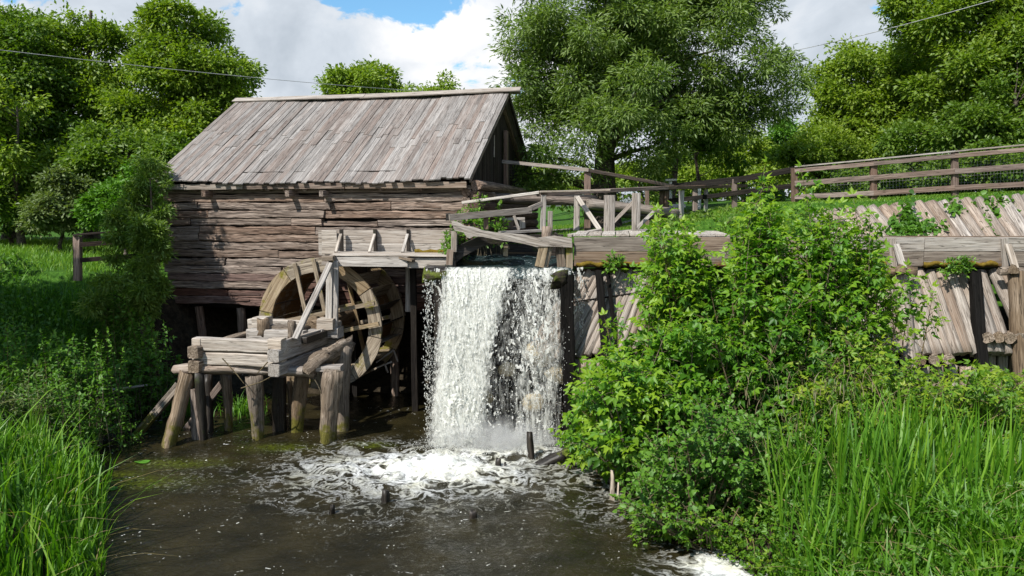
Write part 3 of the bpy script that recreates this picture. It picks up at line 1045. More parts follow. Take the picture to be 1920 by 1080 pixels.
# stilts under the mill
for (pu, lean) in ((7.45, 0.02), (6.75, -0.12), (5.75, 0.0), (4.6, 0.05), (3.3, -0.03), (1.9, 0.0), (0.6, 0.02)):
    log('stilt', MM(pu + lean, 0.32, -0.5), MM(pu - lean, 0.32, 1.93), 0.10, 0.095, W_WALL, mill, rough=1.2)
    log('stilt', MM(pu, 3.2, -0.5), MM(pu, 3.2, 1.93), 0.10, 0.10, W_GABLE, mill)

# ------------------------------------------------------------------ water wheel
WC = P(600, 608, 16.5)
WR, WW = 1.385, 1.30
wheel = thing('water_wheel', 'mossy wooden water wheel turned towards the pond beside the log wall', 'water wheel', WC + VB * WW / 2)
UR = -UL


def WP(ang, r, v):
    return WC + UR * (r * math.cos(ang)) + Vector((0, 0, r * math.sin(ang))) + VB * v


rot = R(12)
for v0, side in ((0.0, 0), (WW, 1)):
    nf = 8
    rim = part('rim', WC + VB * v0, wheel)
    for k in range(nf):
        a0 = rot + R(22.5) + k * 2 * math.pi / nf + 0.008
        a1 = a0 + 2 * math.pi / nf - 0.016
        ns = 9
        V, Fc = [], []
        lw = random.uniform(-0.008, 0.008)
        mid = WP((a0 + a1) / 2, WR, v0)
        fr = frame_from(WP(a0, WR - 0.15, v0), WP(a1, WR - 0.15, v0), VB)
        inv = fr.inverted()
        rin = 0.29
        for i in range(ns + 1):
            a = a0 + (a1 - a0) * i / ns
            for (r, v) in ((WR + lw, v0 - 0.03), (WR + lw, v0 + 0.03), (WR - rin, v0 + 0.03), (WR - rin, v0 - 0.03)):
                V.append(inv @ WP(a, r + random.uniform(-0.004, 0.004), v + lw))
        for i in range(ns):
            for j in range(4):
                p, q = i * 4 + j, i * 4 + (j + 1) % 4
                Fc.append((p, q, q + 4, p + 4))
        Fc += [(3, 2, 1, 0), (ns * 4, ns * 4 + 1, ns * 4 + 2, ns * 4 + 3)]
        me = mesh_np('rim_segment', V, Fc, W_WHEEL)
        link('rim_segment', me, fr, rim)
    # paired arms that clasp the axle
    vv = v0 + (-0.085 if side == 0 else 0.085)
    for k, (off) in enumerate((-0.215, 0.215)):
        for base in (0, 1):
            ang = rot + base * math.pi / 2
            e = Vector((UR * math.cos(ang)) + Vector((0, 0, math.sin(ang))))
            pr = Vector((UR * -math.sin(ang)) + Vector((0, 0, math.cos(ang))))
            hl = math.sqrt(WR ** 2 - off ** 2) - 0.02
            c = WC + VB * (vv + (0.0 if base == 0 else 0.052 * (1 if side else -1) * 0.0)) + pr * off
            vv2 = VB * (0.0 if base else (-0.055 if side == 0 else 0.055))
            beam('wheel_arm', c - e * hl + vv2, c + e * hl + vv2, 0.085, 0.05, W_WHEEL, wheel, up=pr, rough=1.0)
nbk = 22
for k in range(nbk):
    a = rot + k * 2 * math.pi / nbk
    aa = a + 0.10
    p_in, p_out = WP(a, WR - 0.28, 0), WP(aa, WR - 0.01, 0)
    upd = (p_out - p_in)
    h = upd.length
    c = (p_in + p_out) / 2
    beam('bucket_board', c + VB * 0.035, c + VB * (WW - 0.035), h, 0.025, W_WHEEL if k % 3 else W_DARK, wheel, up=upd, seg=4)
    # sole boards on the inside of the rims
    m = WP(a + math.pi / nbk, WR - 0.275, 0)
    if k % 2 == 0 or 5 < k < 14:
        beam('sole_board', m + VB * 0.035, m + VB * (WW - 0.035), 2 * math.pi * (WR - 0.28) / nbk * 0.92, 0.02, W_BEAM, wheel,
             up=(WP(a + 0.3, 1, 0) - WP(a, 1, 0)), seg=4)
log('axle', WC - VB * 0.55, WC + VB * (WW + 0.35), 0.19, 0.19, W_POST, wheel, k=14, seg=10)
log('gudgeon', WC - VB * 0.75, WC - VB * 0.5, 0.06, 0.06, W_DARK, wheel)
# iron brace rods on the right-hand side, in pale grey
for (a, b_) in (((705, 680), (738, 656)), ((738, 656), (746, 678)), ((706, 690), (735, 678)), ((722, 684), (727, 698))):
    beam('wheel_cleat', P(a[0], a[1], 16.9), P(b_[0], b_[1], 16.95), 0.03, 0.03, W_GREY, wheel, seg=2)

# ------------------------------------------------------------------ timber trestle carrying the axle
TO = P(368, 660, 14.8)
TO.z = 0


def TT(u, v, z):
    return TO - UL * u + VB * v + Vector((0, 0, z))


tres = thing('axle_trestle', 'timber crib of squared beams on crooked posts in front of the wheel', 'trestle', TT(0.9, 1, 0))
z1, z2 = 1.50, 1.765
beam('crib_beam', TT(-0.02, 0.0, z1), TT(1.80, 0.0, z1), 0.235, 0.20, W_PALE, tres)
beam('crib_beam', TT(-0.02, 0.0, z2), TT(1.84, 0.0, z2), 0.235, 0.20, W_PALE, tres)
beam('crib_beam', TT(0.0, 1.9, z1), TT(2.0, 1.9, z1), 0.23, 0.20, W_GREY, tres)
beam('crib_beam', TT(0.02, 1.9, z2 + 0.10), TT(2.05, 1.9, z2 + 0.10), 0.23, 0.20, W_PALE, tres)
for zz, s in ((z1 - 0.13, 0), (z2 - 0.13, 1)):
    beam('side_beam', TT(0.10, -0.26, zz), TT(0.10, 2.05, zz), 0.22, 0.22, W_POST, tres)
    beam('side_beam', TT(1.72, -0.26, zz), TT(1.72, 2.1, zz), 0.23, 0.22, W_GREY, tres)
beam('side_plank', TT(1.78, -0.12, z2 + 0.02), TT(1.86, 1.75, z2 + 0.02), 0.20, 0.07, W_GREY, tres)
box_at('corner_block', TT(1.70, -0.05, z2 + 0.06), 0.26, 0.22, 0.20, W_PALE, tres, rz=-A12)
box_at('corner_block', TT(0.08, -0.02, z2 + 0.03), 0.18, 0.2, 0.16, W_PALE, tres, rz=-A12)
# dark gaps are real: beams further in
beam('inner_beam', TT(0.55, 0.95, z2 + 0.06), TT(1.75, 0.95, z2 + 0.06), 0.20, 0.2, W_PALE, tres)
beam('inner_beam', TT(0.40, 1.45, z2 + 0.0), TT(1.9, 1.45, z2 + 0.0), 0.20, 0.2, W_GREY, tres)
box_at('bearing_block', TT(0.62, 1.35, z2 + 0.23), 0.30, 0.3, 0.24, W_PALE, tres, rz=-A12)
log('bearing_stub', TT(0.86, 0.95, z2), TT(0.86, 0.95, z2 + 0.36), 0.12, 0.12, W_POST, tres)
box_at('bearing_block', TT(1.18, 1.15, z2 + 0.12), 0.42, 0.3, 0.22, W_POST, tres, rz=-A12, rough=2)
box_at('bearing_block', TT(1.92, 1.62, z2 + 0.20), 0.34, 0.3, 0.24, W_PALE, tres, rz=-A12)
box_at('bearing_block', TT(2.02, 1.72, z2 + 0.02), 0.26, 0.3, 0.22, W_GREY, tres, rz=-A12)
log('bearing_stub', TT(1.50, 0.9, z2 - 0.05), TT(1.50, 0.9, z2 + 0.34), 0.10, 0.08, W_POST, tres, rough=1.6)
box_at('bearing_block', TT(1.86, 1.05, z2 + 0.02), 0.20, 0.9, 0.12, W_DARK, tres, rz=-A12)
# crooked cap log under the crib and its rotten end
log('cap_log', P(328, 694, 14.72), P(452, 690, 14.66), 0.085, 0.10, W_SLOPE, tres, rough=2.0, seg=12)
log('cap_log', P(445, 690, 14.66), P(590, 700, 14.5), 0.10, 0.085, W_SLOPE, tres, rough=2.2, seg=12)
log('rotten_log', P(574, 692, 14.35), P(612, 668, 14.7), 0.11, 0.15, W_POST, tres, rough=3.0, seg=7)
log('rotten_log', P(606, 672, 14.7), P(658, 642, 15.4), 0.15, 0.12, W_POST, tres, rough=3.0, seg=8)
box_at('cap_block', P(618, 690, 14.5), 0.46, 0.28, 0.10, W_SLOPE, tres, rough=3)


def post(px0, py0, px1, py1, w0, w1, mat, name='trestle_post', rough=2.0, Yt=None, square=False, parent=None, sink=0.5):
    b = PW(px1, py1)
    t = P(px0, py0, Yt or b.y)
    b2 = b - (t - b) * (sink / max(0.3, (t - b).length))
    r0, r1 = M(w1 / 2, b.y), M(w0 / 2, b.y)
    if square:
        return beam(name, b2, t, 2 * r0, 2 * r0 * 0.8, mat, parent or tres, up=(1, 0, 0), taper=r1 / r0, rough=rough)
    return log(name, b2, t, r0, r1, mat, parent or tres, rough=rough)


post(349, 700, 316, 836, 29, 24, W_POST, Yt=14.65)
post(336, 722, 258, 814, 15, 16, W_POST, square=True, Yt=15.2)
post(362, 730, 371, 822, 10, 24, W_WALL, square=True)
post(373, 700, 380, 822, 18, 18, W_DARK)
post(390, 702, 392, 808, 14, 14, W_DARK, Yt=15.4)
post(422, 704, 430, 806, 19, 14, W_POST)
post(418, 716, 352, 802, 12, 12, W_FENCE, square=True, name='trestle_prop')
post(476, 702, 484, 822, 34, 15, W_POST)
post(524, 706, 525, 806, 24, 24, W_DARK, square=True)
post(541, 708, 548, 800, 9, 9, W_POST, rough=2)
post(566, 702, 556, 810, 26, 21, W_POST, rough=2)
post(624, 695, 613, 828, 38, 28, W_POST, rough=1.8)
post(644, 650, 642, 806, 30, 28, W_POST, rough=1.5)
# broken twigs lodged against the crib
for pts in (((417, 672), (445, 703), (458, 720)), ((508, 672), (492, 690), (482, 700)), ((452, 728), (490, 716), (520, 700)), ((590, 712), (596, 722), (603, 738))):
    tw = Tubes()
    tw.add([P(x, y, 14.25) for x, y in pts], [0.012, 0.010, 0.007])
    tw.build('lodged_twig', W_TWIG, tres)

# ------------------------------------------------------------------ head trough above the wheel
TZ = 3.32
tr = thing('head_trough', 'narrow plank trough bringing water above the wheel, braced by three slanting struts', 'trough', P(730, 485, 16.9))


def PZ(px, z, Y):
    return Vector(((px - 960) / F * 1.0 * Y * 1.0, Y, z))


beam('back_board', PZ(598, 3.68, 17.55), PZ(843, 3.68, 17.2), 0.29, 0.04, W_GREY, tr)
beam('back_board', PZ(598, 3.395, 17.55), PZ(843, 3.395, 17.2), 0.27, 0.04, W_PALE, tr)
beam('end_board', PZ(604, 3.55, 17.45), PZ(632, 3.55, 17.42), 0.52, 0.03, W_PALE, tr)
beam('front_board', PZ(626, 3.225, 16.12), PZ(764, 3.225, 15.95), 0.205, 0.05, W_GREY, tr)
beam('front_board', PZ(762, 3.20, 16.0), PZ(846, 3.20, 15.9), 0.21, 0.05, W_PALE, tr)
for k in range(5):
    y0 = 16.2 + k * 0.26
    beam('floor_board', PZ(627, 3.35, y0), PZ(846, 3.345, y0 - 0.25), 0.03, 0.25, W_PALE, tr)
for px in (641, 704, 766):
    beam('bracket_post', PZ(px, 3.36, 17.3), PZ(px, 3.84, 17.3), 0.07, 0.12, W_DARK, tr, up=(1, 0, 0))
    beam('bracket_strut', PZ(px - 11.5, 3.37, 16.75), PZ(px - 1.5, 3.73, 17.2), 0.06, 0.05, W_PALE, tr, up=(1, 0, 0))
beam('cross_bearer', PZ(750, 3.31, 16.0), PZ(775, 3.26, 15.85), 0.05, 0.12, W_POST, tr)
beam('cross_bearer', PZ(610, 3.24, 16.05), PZ(626, 3.24, 17.5), 0.10, 0.12, W_GREY, tr)
beam('trough_post', PZ(764, 2.1, 16.9), PZ(766, 3.22, 16.9), 0.12, 0.10, W_GREY, tr, up=(1, 0, 0))
beam('trough_post', PZ(775, 0.0, 16.6), PZ(774, 3.22, 16.6), 0.13, 0.12, W_BLACK, tr, up=(1, 0, 0))
beam('trough_post', PZ(660, 0.0, 17.95), PZ(660, 3.22, 17.95), 0.12, 0.10, W_BLACK, tr, up=(1, 0, 0))
mossm = Tubes()
mossm.add([PZ(778 + i * 7, 3.375 + 0.02 * math.sin(i * 2), 16.9) for i in range(9)], [0.04 + 0.02 * random.random() for i in range(9)], 8)
mossm.build('moss', M_RUSTMOSS, tr)
# upright frame that carries the trough end
fr_ = thing('trough_frame', 'upright double post with a slanting brace propping the trough end over the crib', 'post frame', P(623, 605, 15.95))
beam('upright', P(617, 612, 15.95), P(618, 492, 15.95), 0.13, 0.10, W_PALE, fr_, up=(1, 0, 0))
beam('upright', P(629, 612, 15.98), P(630, 490, 15.98), 0.10, 0.10, W_GREY, fr_, up=(1, 0, 0))
beam('brace', P(553, 636, 14.6), P(619, 494, 15.86), 0.11, 0.07, W_GREY, fr_, up=(1, 0, 0))
box_at('cap_block', P(616, 484, 15.95), 0.22, 0.24, 0.10, W_POST, fr_)
box_at('cap_block', P(612, 493, 15.95), 0.14, 0.24, 0.08, W_SLOPE, fr_)

# ------------------------------------------------------------------ weir, flume and gate
weir = thing('weir', 'dark wet timber weir that the waterfall pours over', 'weir', (0, 15.0, 0))
# back wall of wet logs behind the fall
for k in range(15):
    z = 0.0 + k * 0.215
    log('weir_log', Vector((-1.36, 15.32, z)), Vector((1.1, 15.32, z)), 0.12, 0.12, W_DARK, weir, k=8, seg=7)
beam('sill', Vector((-1.50, 15.08, 3.02)), Vector((1.10, 15.08, 3.02)), 0.16, 0.42, W_DARK, weir)
beam('sill', Vector((-1.62, 15.02, 3.14)), Vector((-1.22, 15.02, 3.14)), 0.14, 0.42, W_DARK, weir)
log('mossy_block', P(797, 518, 14.85), P(836, 518, 14.85), 0.13, 0.12, W_MOSSY, weir, rough=2.5)
beam('weir_post', Vector((P(822, 500, 14.9).x, 14.9, -0.3)), P(824, 520, 14.9), 0.20, 0.2, W_DARK, weir, up=(1, 0, 0), rough=2)
beam('weir_post', Vector((P(1066, 500, 14.35).x + 0.08, 14.35, -0.4)), P(1062, 516, 14.45), 0.24, 0.22, W_JET, weir, up=(1, 0, 0), rough=2)
log('moss_cap', P(1036, 524, 14.4), P(1062, 521, 14.4), 0.12, 0.11, W_MOSSY, weir, rough=3)
# side walls of the race
for k in range(4):
    z = 3.0 + k * 0.22
    beam('race_plank', P(853, 450, 15.05) * 0 + Vector((-1.10, 15.0, z)), Vector((-1.12, 19.2, z)), 0.21, 0.06, W_DARK, weir)
for k in range(5):
    z = 2.75 + k * 0.22
    beam('race_plank', Vector((0.98, 15.25, z)), Vector((1.0, 18.8, z)), 0.21, 0.06, W_DARK, weir)
beam('guard_post', P(851, 472, 15.0), P(852, 434, 15.0), 0.11, 0.09, W_GREY, weir, up=(1, 0, 0))
beam('guard_post', P(843, 497, 15.0), P(845, 468, 15.0), 0.13, 0.09, W_SLOPE, weir, up=(1, 0, 0))
poly_extrude('race_cheek', [P(850, 466, 15.1), P(905, 440, 15.1), P(960, 452, 15.1), P(905, 462, 15.15), P(870, 480, 15.1), P(850, 497, 15.1)], (0, 0.9, 0), W_DARK, weir)
# waney edged beam across the mouth
top = [(846, 414), (858, 416), (872, 424), (886, 425), (905, 432), (930, 436), (960, 438), (985, 440), (1008, 446), (1025, 444), (1040, 442), (1072, 447)]
bot = [(1073, 464), (1050, 463), (1030, 462), (1005, 463), (985, 458), (960, 453), (930, 449), (905, 444), (888, 443), (881, 447), (875, 445), (870, 436), (852, 432)]
poly_extrude('crooked_beam', [P(x, y, 14.86) for x, y in top + bot], (0, 0.10, 0), W_GREY, weir)
for (x0, y0, x1, y1, w, m, yy) in ((1019, 462, 1011, 500, 17, W_WHEEL, 14.93), (1030, 462, 1020, 503, 15, W_WHEEL, 14.97), (1050, 462, 1052, 500, 15, W_POST, 15.0), (1068, 455, 1068, 504, 13, W_WHEEL, 14.98),
                                   (948, 462, 948, 480, 8, W_WHEEL, 15.2)):
    beam('gate_stake', P(x1, y1, yy), P(x0, y0, yy), M(w, 15), 0.09, m, weir, up=(1, 0, 0), rough=2)
log('gate_post', P(1024, 470, 15.1), P(1026, 425, 15.1), 0.11, 0.10, W_SLOPE, weir)
for k in range(4):
    beam('race_plank', Vector((-1.2, 17.88, 2.98 + k * 0.21)), Vector((1.15, 17.88, 2.98 + k * 0.21)), 0.20, 0.06, W_DARK, weir)
# open water running over the weir
xs = np.arange(-1.30, 1.10, 0.03)
ys = np.arange(14.70, 17.85, 0.03)
GX, GY = np.meshgrid(xs, ys)
GZ = 3.19 + 0.05 * ss(GY, 15.0, 15.7) + 0.11 * (fbm(GX * 3.0, GY * 2.2, 0, 41, 4) - 0.5) * ss(GY, 14.8, 15.2) - 3.2 * np.maximum(0, 14.95 - GY) ** 2
nx, ny = len(xs), len(ys)
ii = (np.arange(ny - 1)[:, None] * nx + np.arange(nx - 1)[None, :]).ravel()
o = world_obj('race_water', np.stack([GX.ravel(), GY.ravel(), GZ.ravel()], 1), np.stack([ii, ii + 1, ii + 1 + nx, ii + nx], 1), M_RACE, smooth=True)
tag(o, 'fast dark teal water sliding over the weir sill', kind='structure')

flume = thing('flume', 'long two-board wooden flume on posts along the log-faced bank', 'flume', (5, 15.1, 2.5))
xe = 14.6
seams = [P(1076, 450, 15.0).x, 3.05, 5.55, 7.75, 10.4, 12.4, xe]
for a, b_ in zip(seams[:-1], seams[1:]):
    beam('flume_board', Vector((a + 0.006, 15.0, 3.62)), Vector((b_ - 0.006, 15.0, 3.62)), 0.265, 0.07, W_GREY if a > 5 else W_BEAM, flume, rough=0.8)
    beam('flume_board', Vector((a + 0.006, 15.0, 3.345)), Vector((b_ - 0.006, 15.0, 3.345)), 0.275, 0.07, W_BEAM, flume, rough=0.8)
    beam('flume_board', Vector((max(a, 3.2) + 0.006, 15.9, 3.62)), Vector((max(b_, 3.3) - 0.006, 15.9, 3.62)), 0.25, 0.06, W_BEAM, flume)
beam('flume_floor', Vector((1.2, 15.48, 3.20)), Vector((xe, 15.48, 3.20)), 0.05, 0.88, W_DARK, flume)
for px in (1508, 1676, 1886, 2096, 2300):
    beam('flume_upright', P(px, 502, 14.93), P(px - 3, 447, 14.93), 0.12, 0.07, W_GREY, flume, up=(1, 0, 0))
    beam('flume_strut', P(px + 18, 503, 14.62), P(px + 4, 458, 14.88), 0.12, 0.05, W_PALE, flume, up=(1, 0, 0))
    log('flume_bearer', P(px + 14, 506, 14.45), P(px + 5, 506, 16.2), 0.09, 0.10, W_POST, flume, rough=1.8)
    log('flume_bearer', P(px - 12, 509, 14.7), P(px + 40, 510, 14.7), 0.08, 0.09, W_POST, flume, rough=1.8)
beam('flume_post', P(1842, 690, 14.1), P(1826, 508, 14.72), 0.18, 0.18, W_JET, flume, up=(1, 0, 0))
log('flume_post', P(1918, 735, 14.0), P(1906, 510, 14.6), 0.16, 0.14, W_POST, flume)
log('flume_post', P(2130, 760, 14.0), P(2116, 510, 14.6), 0.16, 0.14, W_POST, flume)
log('flume_post', P(1708, 720, 14.05), P(1688, 512, 14.75), 0.15, 0.13, W_SLOPE, flume)
beam('flume_post', P(1137, 700, 14.15), P(1123, 508, 14.85), 0.13, 0.12, W_JET, flume, up=(1, 0, 0))
beam('flume_post', P(1160, 690, 14.3), P(1139, 508, 14.95), 0.07, 0.08, W_JET, flume, up=(1, 0, 0))
beam('flume_post', P(1492, 700, 14.2), P(1488, 508, 14.8), 0.14, 0.14, W_BLACK, flume, up=(1, 0, 0))
log('ledger_log', P(1078, 508, 15.15), P(1300, 506, 15.15), 0.05, 0.06, W_MOSSY, flume, rough=1.8)
log('ledger_log', P(1300, 508, 15.15), P(1930, 510, 15.15), 0.06, 0.06, W_DARK, flume, rough=1.5)
mm_ = Tubes()
for (x0, x1) in ((1080, 1230), (1625, 1670), (1730, 1880)):
    nseg = int((x1 - x0) / 7)
    mm_.add([P(x0 + i * 7, 495 + 2 * math.sin(i * 1.3), 14.955) for i in range(nseg)], [0.028 + 0.03 * random.random() for i in range(nseg)], 6)
mm_.build('moss', M_RUSTMOSS, flume)
# walkway planks on the flume
for i in range(11):
    a = Vector((1.28 + i * 0.27, 15.07, 3.785))
    b_ = a + Vector((0.25, 1.9, 0.015))
    beam('walkway_plank', a, b_, 0.035, 0.25, W_PALE, flume, up=(0, 0, 1))

# ------------------------------------------------------------------ footbridge rail
fb = thing('footbridge_rail', 'grey plank handrail with posts and diagonal braces beside the weir', 'railing', P(1140, 438, 16.9))
A0, A1, A2 = P(1010, 364, 16.6), P(1250, 352, 19.6), P(1398, 348.5, 25)
beam('top_rail', A0, A1, 0.09, 0.12, W_FENCE, fb)
beam('top_rail', A1, A2, 0.09, 0.12, W_FENCE, fb)
beam('loose_rail', P(1012, 359.5, 16.55), P(1142, 356.5, 17.0), 0.035, 0.13, W_PALE, fb)
beam('top_rail', P(868, 380, 17.2), P(1012, 361, 16.6), 0.06, 0.12, W_PALE, fb)
for (px, t, b_, Y, w) in ((1018, 366, 433, 16.6, 10), (1014, 394, 444, 17.2, 0), (1031, 396, 440, 18.5, 9), (1081, 367, 432, 17.3, 11), (1137, 366, 436, 17.6, 10), (1147, 366, 441, 17.0, 10),
                         (1189, 362, 440, 17.5, 9), (1196, 362, 430, 18.3, 8), (1277, 357, 424, 20.5, 9), (1323, 355, 414, 22.0, 7), (1377, 351, 400, 24.5, 10)):
    if w:
        beam('rail_post', P(px, b_, Y), P(px + 1, t, Y), M(w, Y), 0.10, W_GREY, fb, up=(1, 0, 0))
beam('rail_brace', P(1124, 430, 16.9), P(1082, 369, 17.15), 0.10, 0.05, W_PALE, fb, up=(1, 0, 0))
beam('rail_brace', P(1068, 442, 16.2), P(1125, 431, 16.85), 0.06, 0.12, W_PALE, fb)
beam('rail_brace', P(1150, 417, 17.6), P(1188, 378, 17.7), 0.08, 0.05, W_GREY, fb, up=(1, 0, 0))
beam('rail_brace', P(1194, 428, 17.9), P(1226, 397, 18.0), 0.08, 0.05, W_GREY, fb, up=(1, 0, 0))
beam('rail_brace', P(1259, 413, 20.4), P(1277, 391, 20.5), 0.08, 0.05, W_GREY, fb, up=(1, 0, 0))
beam('kerb_board', P(1125, 438, 17.4), P(1262, 429, 19.4), 0.06, 0.35, W_PALE, fb)
beam('kerb_board', P(1262, 429, 19.4), P(1400, 418, 23), 0.06, 0.30, W_GREY, fb)

gd = thing('mill_guard_rail', 'low dark guard board on short posts between the mill corner and the footbridge', 'railing', P(930, 430, 16))
beam('guard_board', P(836, 407, 15.6), P(845, 407, 15.6), 0.14, 0.08, W_DARK, gd)
beam('guard_board', P(842, 408, 15.55), P(996, 394, 16.4), 0.13, 0.06, W_GREY, gd)
beam('guard_board', P(992, 392, 16.4), P(1020, 380, 16.6), 0.10, 0.05, W_GREY, gd)
beam('guard_post', P(911, 430, 16.0), P(911, 402, 16.0), 0.10, 0.08, W_BEAM, gd, up=(1, 0, 0))
beam('foot_board', P(938, 436, 16.3), P(1016, 432, 16.6), 0.05, 0.25, W_GREY, gd)
beam('guard_post', P(973, 431, 16.5), P(964, 404, 16.5), 0.06, 0.05, W_GREY, gd, up=(1, 0, 0))

pal = thing('plank_crate', 'small grey plank crate standing behind the low guard board', 'crate', P(960, 430, 17.3))
for i in range(4):
    beam('slat', P(940 + i * 6.5, 428, 17.3), P(940 + i * 6.5, 410, 17.3), 0.07, 0.02, W_FENCE, pal, up=(1, 0, 0))
beam('crate_side', P(936, 411, 17.27), P(984, 410, 17.27), 0.06, 0.03, W_GREY, pal)
beam('crate_side', P(980, 428, 17.28), P(979, 409, 17.28), 0.12, 0.03, W_PALE, pal, up=(1, 0, 0))
beam('crate_side', P(936, 427, 17.6), P(984, 427, 17.6), 0.06, 0.4, W_FENCE, pal)

hr = thing('gable_rail', 'long high pole rail running from the dark gable to a tall post by the willow', 'railing', P(1102, 432, 20))
beam('pole', P(942, 303, 20.6), P(1104, 319, 19.9), 0.09, 0.08, W_GREY, hr)
beam('pole', P(1100, 319, 19.9), P(1262, 349, 22.0), 0.09, 0.08, W_FENCE, hr)
beam('tall_post', P(1101, 434, 20.0), P(1102, 317, 20.0), 0.16, 0.12, W_FENCE, hr, up=(1, 0, 0))
beam('rail_post', P(1214, 425, 21.0), P(1213, 352, 21.0), 0.10, 0.10, W_FENCE, hr, up=(1, 0, 0))
log('bank_log', P(905, 371, 19.2), P(1105, 377, 19.4), 0.12, 0.11, W_WALL, hr, rough=1.5)
log('bank_log', P(1000, 366, 19.7), P(1120, 374, 19.7), 0.09, 0.09, W_DARK, hr, rough=2)
log('bank_log', P(1100, 384, 19.3), P(1270, 399, 19.9), 0.13, 0.12, W_BEAM, hr, rough=1.5)
log('bank_log', P(1100, 396, 19.4), P(1240, 408, 19.8), 0.08, 0.08, W_DARK, hr, rough=1.5)

# ------------------------------------------------------------------ fence on the embankment
fe = thing('embankment_fence', 'brown three-rail fence backed with wire mesh on the grassy embankment', 'fence', P(1640, 372, 18.8))
fpts = [(1490, 316, 378, 20.2), (1638, 302, 372, 19.6), (1790, 287, 363, 19.0), (1962, 271, 355, 18.4), (2150, 253, 346, 17.8), (2360, 232, 337, 17.2)]
for (px, t, b_, Y) in fpts:
    beam('fence_post', P(px, b_ + 6, Y), P(px, t - 1, Y), M(11.5, Y), 0.12, W_FENCE, fe, up=(1, 0, 0))
for (a, b_) in zip(fpts[:-1], fpts[1:]):
    for f0, hh in ((0.07, 0.10), (0.45, 0.13), (0.86, 0.12)):
        ya = a[1] + (a[2] - a[1]) * f0
        yb_ = b_[1] + (b_[2] - b_[1]) * f0
        off = 0.09
        beam('fence_rail', P(a[0], ya, a[3] - off), P(b_[0], yb_, b_[3] - off), hh, 0.04, W_FENCE, fe, rough=0.8)
    beam('cap_rail', P(a[0], a[1] - 3, a[3] - 0.03), P(b_[0], b_[1] - 3, b_[3] - 0.03), 0.035, 0.17, W_GREY, fe, rough=0.8)
wm = Tubes()
for (a, b_) in zip(fpts[:-1], fpts[1:]):
    nvert = int(abs(b_[0] - a[0]) / 6)
    s0 = 0.45 if a[0] == 1490 else 0.0
    for i in range(nvert):
        f = i / nvert
        if f < s0:
            continue
        px, t, bb, Y = [a[k] + (b_[k] - a[k]) * f for k in range(4)]
        wm.add([P(px, bb - 4, Y + 0.07), P(px, t + 2, Y + 0.07)], [0.0035, 0.0035], 3)
    for k in range(11):
        g = 0.1 + 0.08 * k
        pa = [a[q] + (b_[q] - a[q]) * s0 for q in range(4)]
        wm.add([P(pa[0], pa[1] + (pa[2] - pa[1]) * g, pa[3] + 0.07), P(b_[0], b_[1] + (b_[2] - b_[1]) * g, b_[3] + 0.07)], [0.0035, 0.0035], 3)
o = wm.build('wire_mesh', M_WIRE, fe)
o['kind'] = 'stuff'

f2 = thing('shade_painted_fence', 'two-rail fence coloured black for its shade, dipping from the embankment towards the willow', 'fence', P(1400, 400, 21.5))
beam('fence_rail', P(1488, 318, 20.3), P(1385, 337, 21.4), 0.15, 0.06, W_BLACK, f2)  # black wood stands in for the shade on these rails
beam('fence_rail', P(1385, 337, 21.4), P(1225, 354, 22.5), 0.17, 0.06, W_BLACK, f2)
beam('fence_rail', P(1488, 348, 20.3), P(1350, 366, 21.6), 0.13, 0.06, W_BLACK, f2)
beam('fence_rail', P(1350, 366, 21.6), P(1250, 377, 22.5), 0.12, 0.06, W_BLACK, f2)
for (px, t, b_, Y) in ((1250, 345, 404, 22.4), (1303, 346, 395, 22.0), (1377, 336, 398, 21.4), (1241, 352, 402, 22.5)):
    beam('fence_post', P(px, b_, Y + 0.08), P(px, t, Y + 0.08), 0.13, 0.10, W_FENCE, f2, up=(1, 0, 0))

f3 = thing('field_fence', 'short brown fence end standing in the left meadow by the leafy bush', 'fence', P(145, 518, 17.9))
beam('fence_post', P(146, 526, 17.9), P(146, 443, 17.9), 0.16, 0.14, W_FENCE, f3, up=(1, 0, 0))
beam('cap_rail', P(137, 441, 17.85), P(300, 427, 18.6), 0.04, 0.2, W_GABLE, f3)
for y0, y1 in ((459, 448), (488, 476)):
    beam('fence_rail', P(150, y0, 17.8), P(300, y1, 18.55), 0.10, 0.05, W_GABLE, f3)  # rails near black: their shade is put into the wood colour
beam('fence_post', P(262, 520, 18.4), P(262, 432, 18.4), 0.14, 0.14, W_GABLE, f3, up=(1, 0, 0))

# ------------------------------------------------------------------ log facing of the banks
def slope_logs(th, tl, tr_, bl, br, n, r, mat=W_SLOPE, name='facing_log', jit=0.025, rand=5, half=False, notch=None):
    q = random.Random(rand)
    for i in range(n):
        f = (i + 0.5) / n
        a, b_ = tl.lerp(tr_, f), bl.lerp(br, f)
        d = (b_ - a).normalized()
        a2 = a - d * q.uniform(-jit, jit) * 1.5
        b2 = b_ + d * q.uniform(-jit, jit)
        rr_ = r * q.uniform(0.88, 1.1)
        log(name, a2 + Vector((0, 0, q.uniform(-0.015, 0.015))), b2, rr_ * 0.95, rr_ * 1.05, mat, th, rough=0.7, k=9, seg=8)


